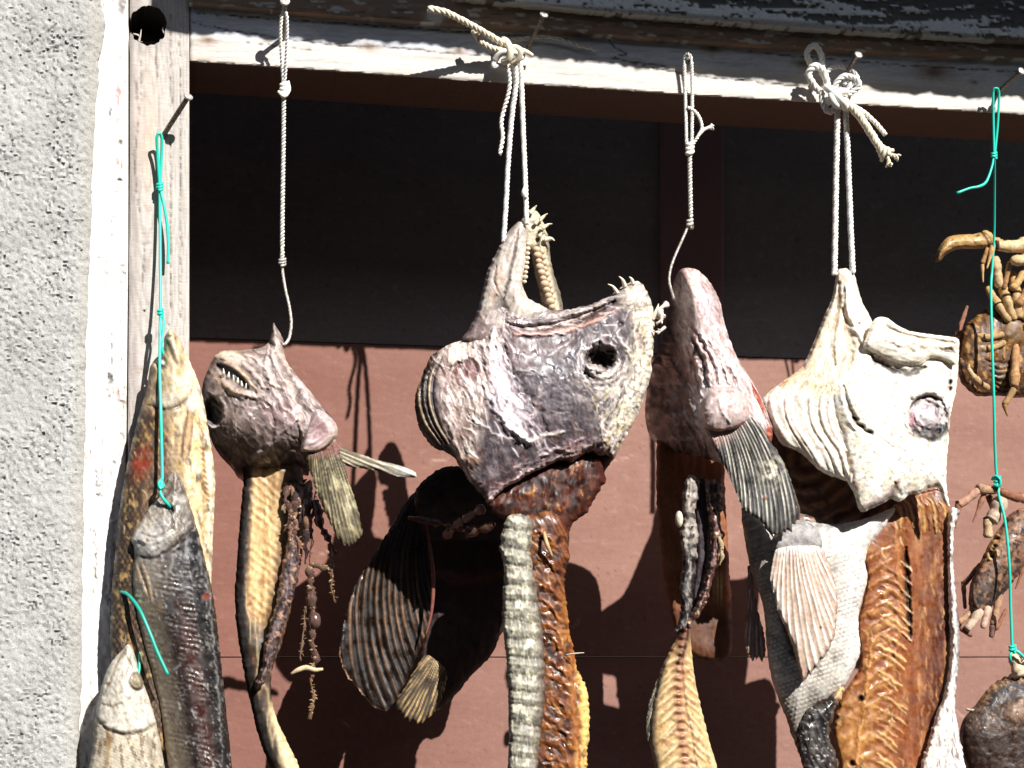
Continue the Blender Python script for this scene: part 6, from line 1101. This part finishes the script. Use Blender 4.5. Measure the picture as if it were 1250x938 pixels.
t = thing('crab', W(1214, 290, .02), 'tan crab hanging belly outward with bent claw, topmost on the green twine', 'crab', 'dried crabs on the green twine')
CZ = -.100
p = Piece([(1176, 400), (1190, 388), (1206, 376), (1226, 366), (1250, 360), (1275, 366), (1292, 390), (1298, 424), (1288, 456), (1268, 478), (1244, 486), (1219, 483), (1196, 484), (1180, 474), (1172, 460), (1169, 432)], step=1.5, d=CZ-.01, rough_edge=1.5, seed=181)
p.inflate(24, 40).gloss(.4).fill(S(120, 78, 40)); p.mix(np.clip((p.y-440)/20, 0, 1)*.5, S(96, 58, 30)); p.mottle(S(196, 150, 84), 10, .1, .15, .7, 3); p.mottle(S(56, 34, 20), 9, .12, .15, .8, 5); p.bumps(4, 10, 6)
for k in range(6): p.stroke([(1204+k*2, 440+k*7), (1222, 444+k*7), (1240, 440+k*7)], 2, -4, S(50, 30, 18), .7, wob=3)
p.blob(1238, 404, 13, 18, 10, 5, S(130, 100, 66), .8, 3, wob=4); p.stroke([(1172, 440), (1178, 466), (1196, 480), (1220, 480)], 4, 3, S(90, 54, 28), .7, wob=4)
p.build('carapace', M_shell, t, Hb=20, Rb=30)
rs = np.random.RandomState(9)
for k, (x0, y0, x1, y1, x2, y2, r) in enumerate(((1206, 352, 1218, 372, 1232, 392, 6.5), (1220, 338, 1228, 362, 1238, 390, 7), (1236, 334, 1240, 358, 1244, 388, 7.5), (1258, 344, 1254, 366, 1250, 390, 8), (1186, 408, 1202, 412, 1224, 408, 5.5), (1190, 428, 1206, 426, 1226, 418, 5.5), (1276, 380, 1262, 390, 1250, 400, 7))):
    limb(t, [(x0, y0, CZ+.006, x1, y1, CZ+.016, r*.8, r), (x1, y1, CZ+.018, x2, y2, CZ+.022, r*.95, r*.7)], [CT, (.42, .28, .14), (.5, .34, .17)])
for k, (x, y) in enumerate(((1216, 424), (1224, 430), (1208, 432))):
    limb(t, [(x, y-6, CZ+.016, x+1, y+8, CZ+.018, 3.4, 2.2)], [CB, CT], 'mouthpart')
# bent claw on top
p = Piece([(1141.5, 320), (1143, 312), (1146, 303), (1152, 294), (1160, 288.5), (1174, 286.5), (1188, 286), (1200, 283.5), (1208, 287), (1212, 296), (1206, 302), (1194, 304), (1178, 304), (1164, 306), (1154, 312), (1147, 319)], step=1.2, d=CZ+.026, rough_edge=.8, seed=183); p.inflate(12, 10).gloss(.42).fill(S(206, 160, 96)); p.mix(np.clip((1160-p.x)/16, 0, 1)*.8, S(134, 92, 58)); p.ridges(1.4, 6, 3, 6, -4, 1, S(232, 196, 136), .5, dark=S(150, 104, 60)); p.mottle(S(120, 80, 46), 6, .2, .1, .6, 4); p.stroke([(1198, 284), (1205, 292), (1207, 302)], 1.6, -4, S(60, 38, 20), .9); p.build('claw', M_shell, t, Hb=10, Rb=9)
limb(t, [(1200, 285, CZ+.02, 1222, 300, CZ+.02, 7, 8), (1216, 300, CZ+.024, 1262, 298, CZ+.02, 8, 11)], [CT, (.64, .46, .26)], 'claw')
limb(t, [(1212, 300, CZ+.03, 1205, 327, CZ+.034, 4.5, 1.2)], [CT]); limb(t, [(1205, 304, CZ+.028, 1199, 322, CZ+.028, 3, 3.2), (1199, 322, CZ+.028, 1200, 344, CZ+.03, 3, 1)], [CB, CT])
limb(t, [(1236, 318, CZ+.03, 1262, 314, CZ+.03, 7, 10)], [(.6, .43, .24)]); limb(t, [(1214, 316, CZ+.014, 1220, 350, CZ+.012, 8, 6)], [(.5, .36, .2)]); limb(t, [(1232, 322, CZ+.016, 1226, 352, CZ+.02, 4, 3)], [CB]); limb(t, [(1252, 330, CZ+.02, 1236, 352, CZ+.026, 6, 5)], [CT]); limb(t, [(1258, 350, CZ+.02, 1242, 372, CZ+.026, 7, 6)], [CB])
limb(t, [(1240, 424, CZ+.02, 1238, 470, CZ+.03, 6, 6.5), (1238, 474, CZ+.03, 1226, 494, CZ+.03, 5, 4), (1226, 494, CZ+.03, 1230, 508, CZ+.03, 3.6, .8)], [(.4, .22, .10), (.32, .19, .09), CB])
limb(t, [(1206, 474, CZ+.02, 1190, 462, CZ+.026, 5, 5), (1190, 462, CZ+.026, 1182, 450, CZ+.026, 4.4, 3), (1182, 450, CZ+.026, 1183, 445, CZ+.026, 3, 1.4)], [(.38, .24, .12), (.5, .36, .2), CT])
limb(t, [(1174, 440, CZ, 1190, 478, CZ+.006, 6, 4)], [(.22, .13, .07)]); limb(t, [(1180, 376, CZ-.03, 1168, 410, CZ-.03, 3, 4)], [(.26, .12, .08)])

t = thing('crab', W(1217, 590, .02), 'speckled brown crab hanging back outward, middle one on the green twine', 'crab', 'dried crabs on the green twine')
p = Piece([(1186, 712), (1192, 698), (1200, 680), (1206, 668), (1214, 655), (1219, 647), (1225, 639), (1231, 630), (1238, 624), (1250, 620), (1262, 624), (1270, 640), (1270, 664), (1260, 684), (1250, 694), (1240, 706), (1231, 718), (1222, 729), (1213, 738), (1204, 747), (1194, 751), (1186, 753), (1184, 742), (1183.5, 730)], step=1.3, d=CZ, rough_edge=1.2, seed=191)
p.inflate(20, 34).gloss(.42).fill(S(146, 104, 80)); p.mix(np.clip((p.y-690)/30, 0, 1)*.8, S(86, 74, 70)); p.mottle(S(58, 44, 40), 7, .08, .12, .85, 3); p.mottle(S(36, 30, 30), 3.5, .3, .08, .8, 4); p.mottle(S(190, 140, 100), 9, .18, .12, .6, 5); p.stroke([(1239, 660), (1232, 690), (1220, 715), (1214, 735)], 1.1, -2.4, S(36, 26, 22), .8); p.stroke([(1199, 684), (1206, 670), (1214, 658), (1218, 650)], 7, 0, S(206, 160, 96), .7, wob=6); 
for k in range(16): x = 1198+rs.uniform(0, 20); y = 652+rs.uniform(0, 32); p.blob(x, y, 2.4, 2, 0, [3, -5][k % 2], [S(226, 190, 120), S(24, 18, 14)][k % 2], .9, 3)
p.stroke([(1187, 712), (1190, 735), (1200, 748)], 2, 2, S(150, 120, 104), .6); p.bumps(2.4, 8, 6); p.bumps(1.4, 4, 7); p.build('carapace', M_shell, t, Hb=18, Rb=24)
KT = (.34, .20, .12); KR = (.24, .105, .062); KP = (.46, .34, .25)
limb(t, [(1218, 598, CZ+.02, 1194, 596, CZ+.026, 6, 7), (1194, 598, CZ+.026, 1170, 616, CZ+.028, 6, 5.5), (1170, 614, CZ+.028, 1166, 644, CZ+.024, 4.5, 1)], [KT, (.40, .22, .15), KR], 'claw')
limb(t, [(1201, 604, CZ+.02, 1188, 636, CZ+.02, 4.4, 1)], [(.26, .12, .08)]); limb(t, [(1207, 606, CZ+.01, 1214, 624, CZ+.012, 5, 4)], [KR])
limb(t, [(1222, 610, CZ+.022, 1210, 636, CZ+.022, 11, 9), (1206, 634, CZ+.02, 1206, 656, CZ+.018, 7, 6)], [KP, (.52, .37, .22)], 'claw')
limb(t, [(1222, 600, CZ+.01, 1246, 608, CZ+.006, 6, 6.5), (1244, 606, CZ+.006, 1268, 618, CZ, 5.5, 5)], [KR, (.40, .2, .12)])
limb(t, [(1220, 728, CZ, 1212, 764, CZ+.004, 5.5, 4.6), (1212, 764, CZ+.004, 1210, 778, CZ+.004, 4.6, 3)], [KT, (.16, .09, .07)]); limb(t, [(1228, 744, CZ, 1216, 768, CZ+.004, 2.4, 3)], [KR])
limb(t, [(1206, 742, CZ+.01, 1200, 766, CZ+.012, 6, 4)], [(.5, .34, .26)]); limb(t, [(1196, 746, CZ+.01, 1180, 768, CZ+.014, 7, 5)], [KP]); limb(t, [(1184, 748, CZ, 1170, 760, CZ+.006, 5, 4), (1172, 766, CZ+.006, 1186, 776, CZ+.008, 4, 2.6)], [KT, KR]); limb(t, [(1196, 690, CZ-.01, 1176, 714, CZ-.03, 4, 3.4), (1176, 712, CZ-.03, 1178, 742, CZ-.02, 3.4, 2.4)], [(.16, .09, .07), KR]); limb(t, [(1250, 690, CZ, 1240, 718, CZ, 3.4, 1)], [KR])

t = thing('crab', W(1236, 800, .02), 'dark round-backed crab with scalloped shell edge at the lower right corner', 'crab', 'dried crabs on the green twine')
pts = []
for i, (x, y) in enumerate([(1187, 866), (1194, 858), (1199, 851), (1204, 844.5), (1210, 838), (1217, 832.5), (1225, 828), (1233, 824.5), (1242, 823), (1252, 824), (1266, 828)]):
    pts += [(x-2.2, y+2.2), (x+1.2, y-2.4)]
p = Piece(pts+[(1290, 850), (1306, 900), (1300, 960), (1270, 1000), (1220, 1000), (1190, 970), (1178, 935), (1173, 915), (1172, 895), (1177, 878)], step=1.3, d=CZ, seed=195, reach=60)
p.inflate(34, 52).gloss(.4).fill(S(96, 74, 62)); p.mix(np.clip((9-p.s)/6, 0, 1)*np.clip((870-p.y)/10, 0, 1)*.8, S(176, 136, 96)); p.mix(np.exp(-((p.s-14)/6)**2)*np.clip((880-p.y)/20, 0, 1)*.7, S(58, 58, 62)); p.mottle(S(44, 36, 34), 10, .05, .15, .7, 3); p.mottle(S(170, 134, 100), 6, .2, .1, .6, 4); p.mix(np.clip((p.y-880)/20, 0, 1)*.75, S(52, 30, 24)); p.mottle(S(30, 22, 20), 4, .28, .08, .8, 6); p.blob(1243, 868, 14, 13, 0, 5, S(150, 120, 100), .7, 3, wob=5); p.blob(1230, 850, 20, 8, -40, -3, S(50, 50, 56), .6, 2, wob=6); p.bumps(4, 12, 7); p.bumps(2, 5, 8)
p.build('carapace', M_shell, t, Hb=20, Rb=40)
limb(t, [(1236, 800, CZ+.02, 1246, 824, CZ+.022, 7, 9), (1248, 806, CZ+.02, 1266, 822, CZ+.02, 8, 8)], [(.62, .48, .33), (.7, .58, .44)], 'claw')
limb(t, [(1180, 866, CZ, 1190, 868, CZ+.01, 1.6, 2.4)], [(.6, .5, .4)])
# ---------------------------------------------------------------- camera, sun, sky
cd = bpy.data.cameras.new('camera'); cam = bpy.data.objects.new('camera', cd); COL.objects.link(cam)
cd.sensor_width = 36; cd.lens = 36*FPX/1250; cd.clip_end = 500; cd.clip_start = .05
from mathutils import Matrix
cam.matrix_world = Matrix(((rt[0], up[0], -fw[0], CAM[0]), (rt[1], up[1], -fw[1], CAM[1]), (rt[2], up[2], -fw[2], CAM[2]), (0, 0, 0, 1)))
scene.camera = cam
VPX, VPY = -1000.0, 2970.0
sd = fw*FPX+rt*(VPX-625)+up*(469-VPY); sd /= np.linalg.norm(sd)      # the way the sunlight travels
sl = bpy.data.lights.new('sun', 'SUN'); so_ = bpy.data.objects.new('sun', sl); COL.objects.link(so_)
sl.energy = 5.0; sl.angle = R_(.53); sl.color = (1, .98, .945)
so_.rotation_euler = Vector(sd).to_track_quat('-Z', 'Y').to_euler(); so_.location = (3, -6, 6)
wd = bpy.data.worlds.new('World'); scene.world = wd; wd.use_nodes = True
nt = wd.node_tree; sk = nt.nodes.new('ShaderNodeTexSky'); sk.sky_type = 'NISHITA'; sk.sun_disc = False
elev = math.asin(-sd[2]); sk.sun_elevation = elev; sk.sun_rotation = math.atan2(-sd[0], -sd[1])
sk.air_density = 1.0; sk.dust_density = 1.0
nt.links.new(sk.outputs[0], nt.nodes['Background'].inputs[0]); nt.nodes['Background'].inputs[1].default_value = .05
print('SUN elevation', math.degrees(elev), 'rot', math.degrees(sk.sun_rotation), 'dir', sd)
scene.view_settings.view_transform = 'Standard'; scene.view_settings.look = 'None'
scene.view_settings.exposure = .76; scene.view_settings.gamma = 1
scene.render.engine = 'CYCLES'
scene.cycles.use_denoising = True
scene.cycles.max_bounces = 6; scene.cycles.sample_clamp_indirect = 6
scene.cycles.use_adaptive_sampling = True; scene.cycles.adaptive_threshold = .01
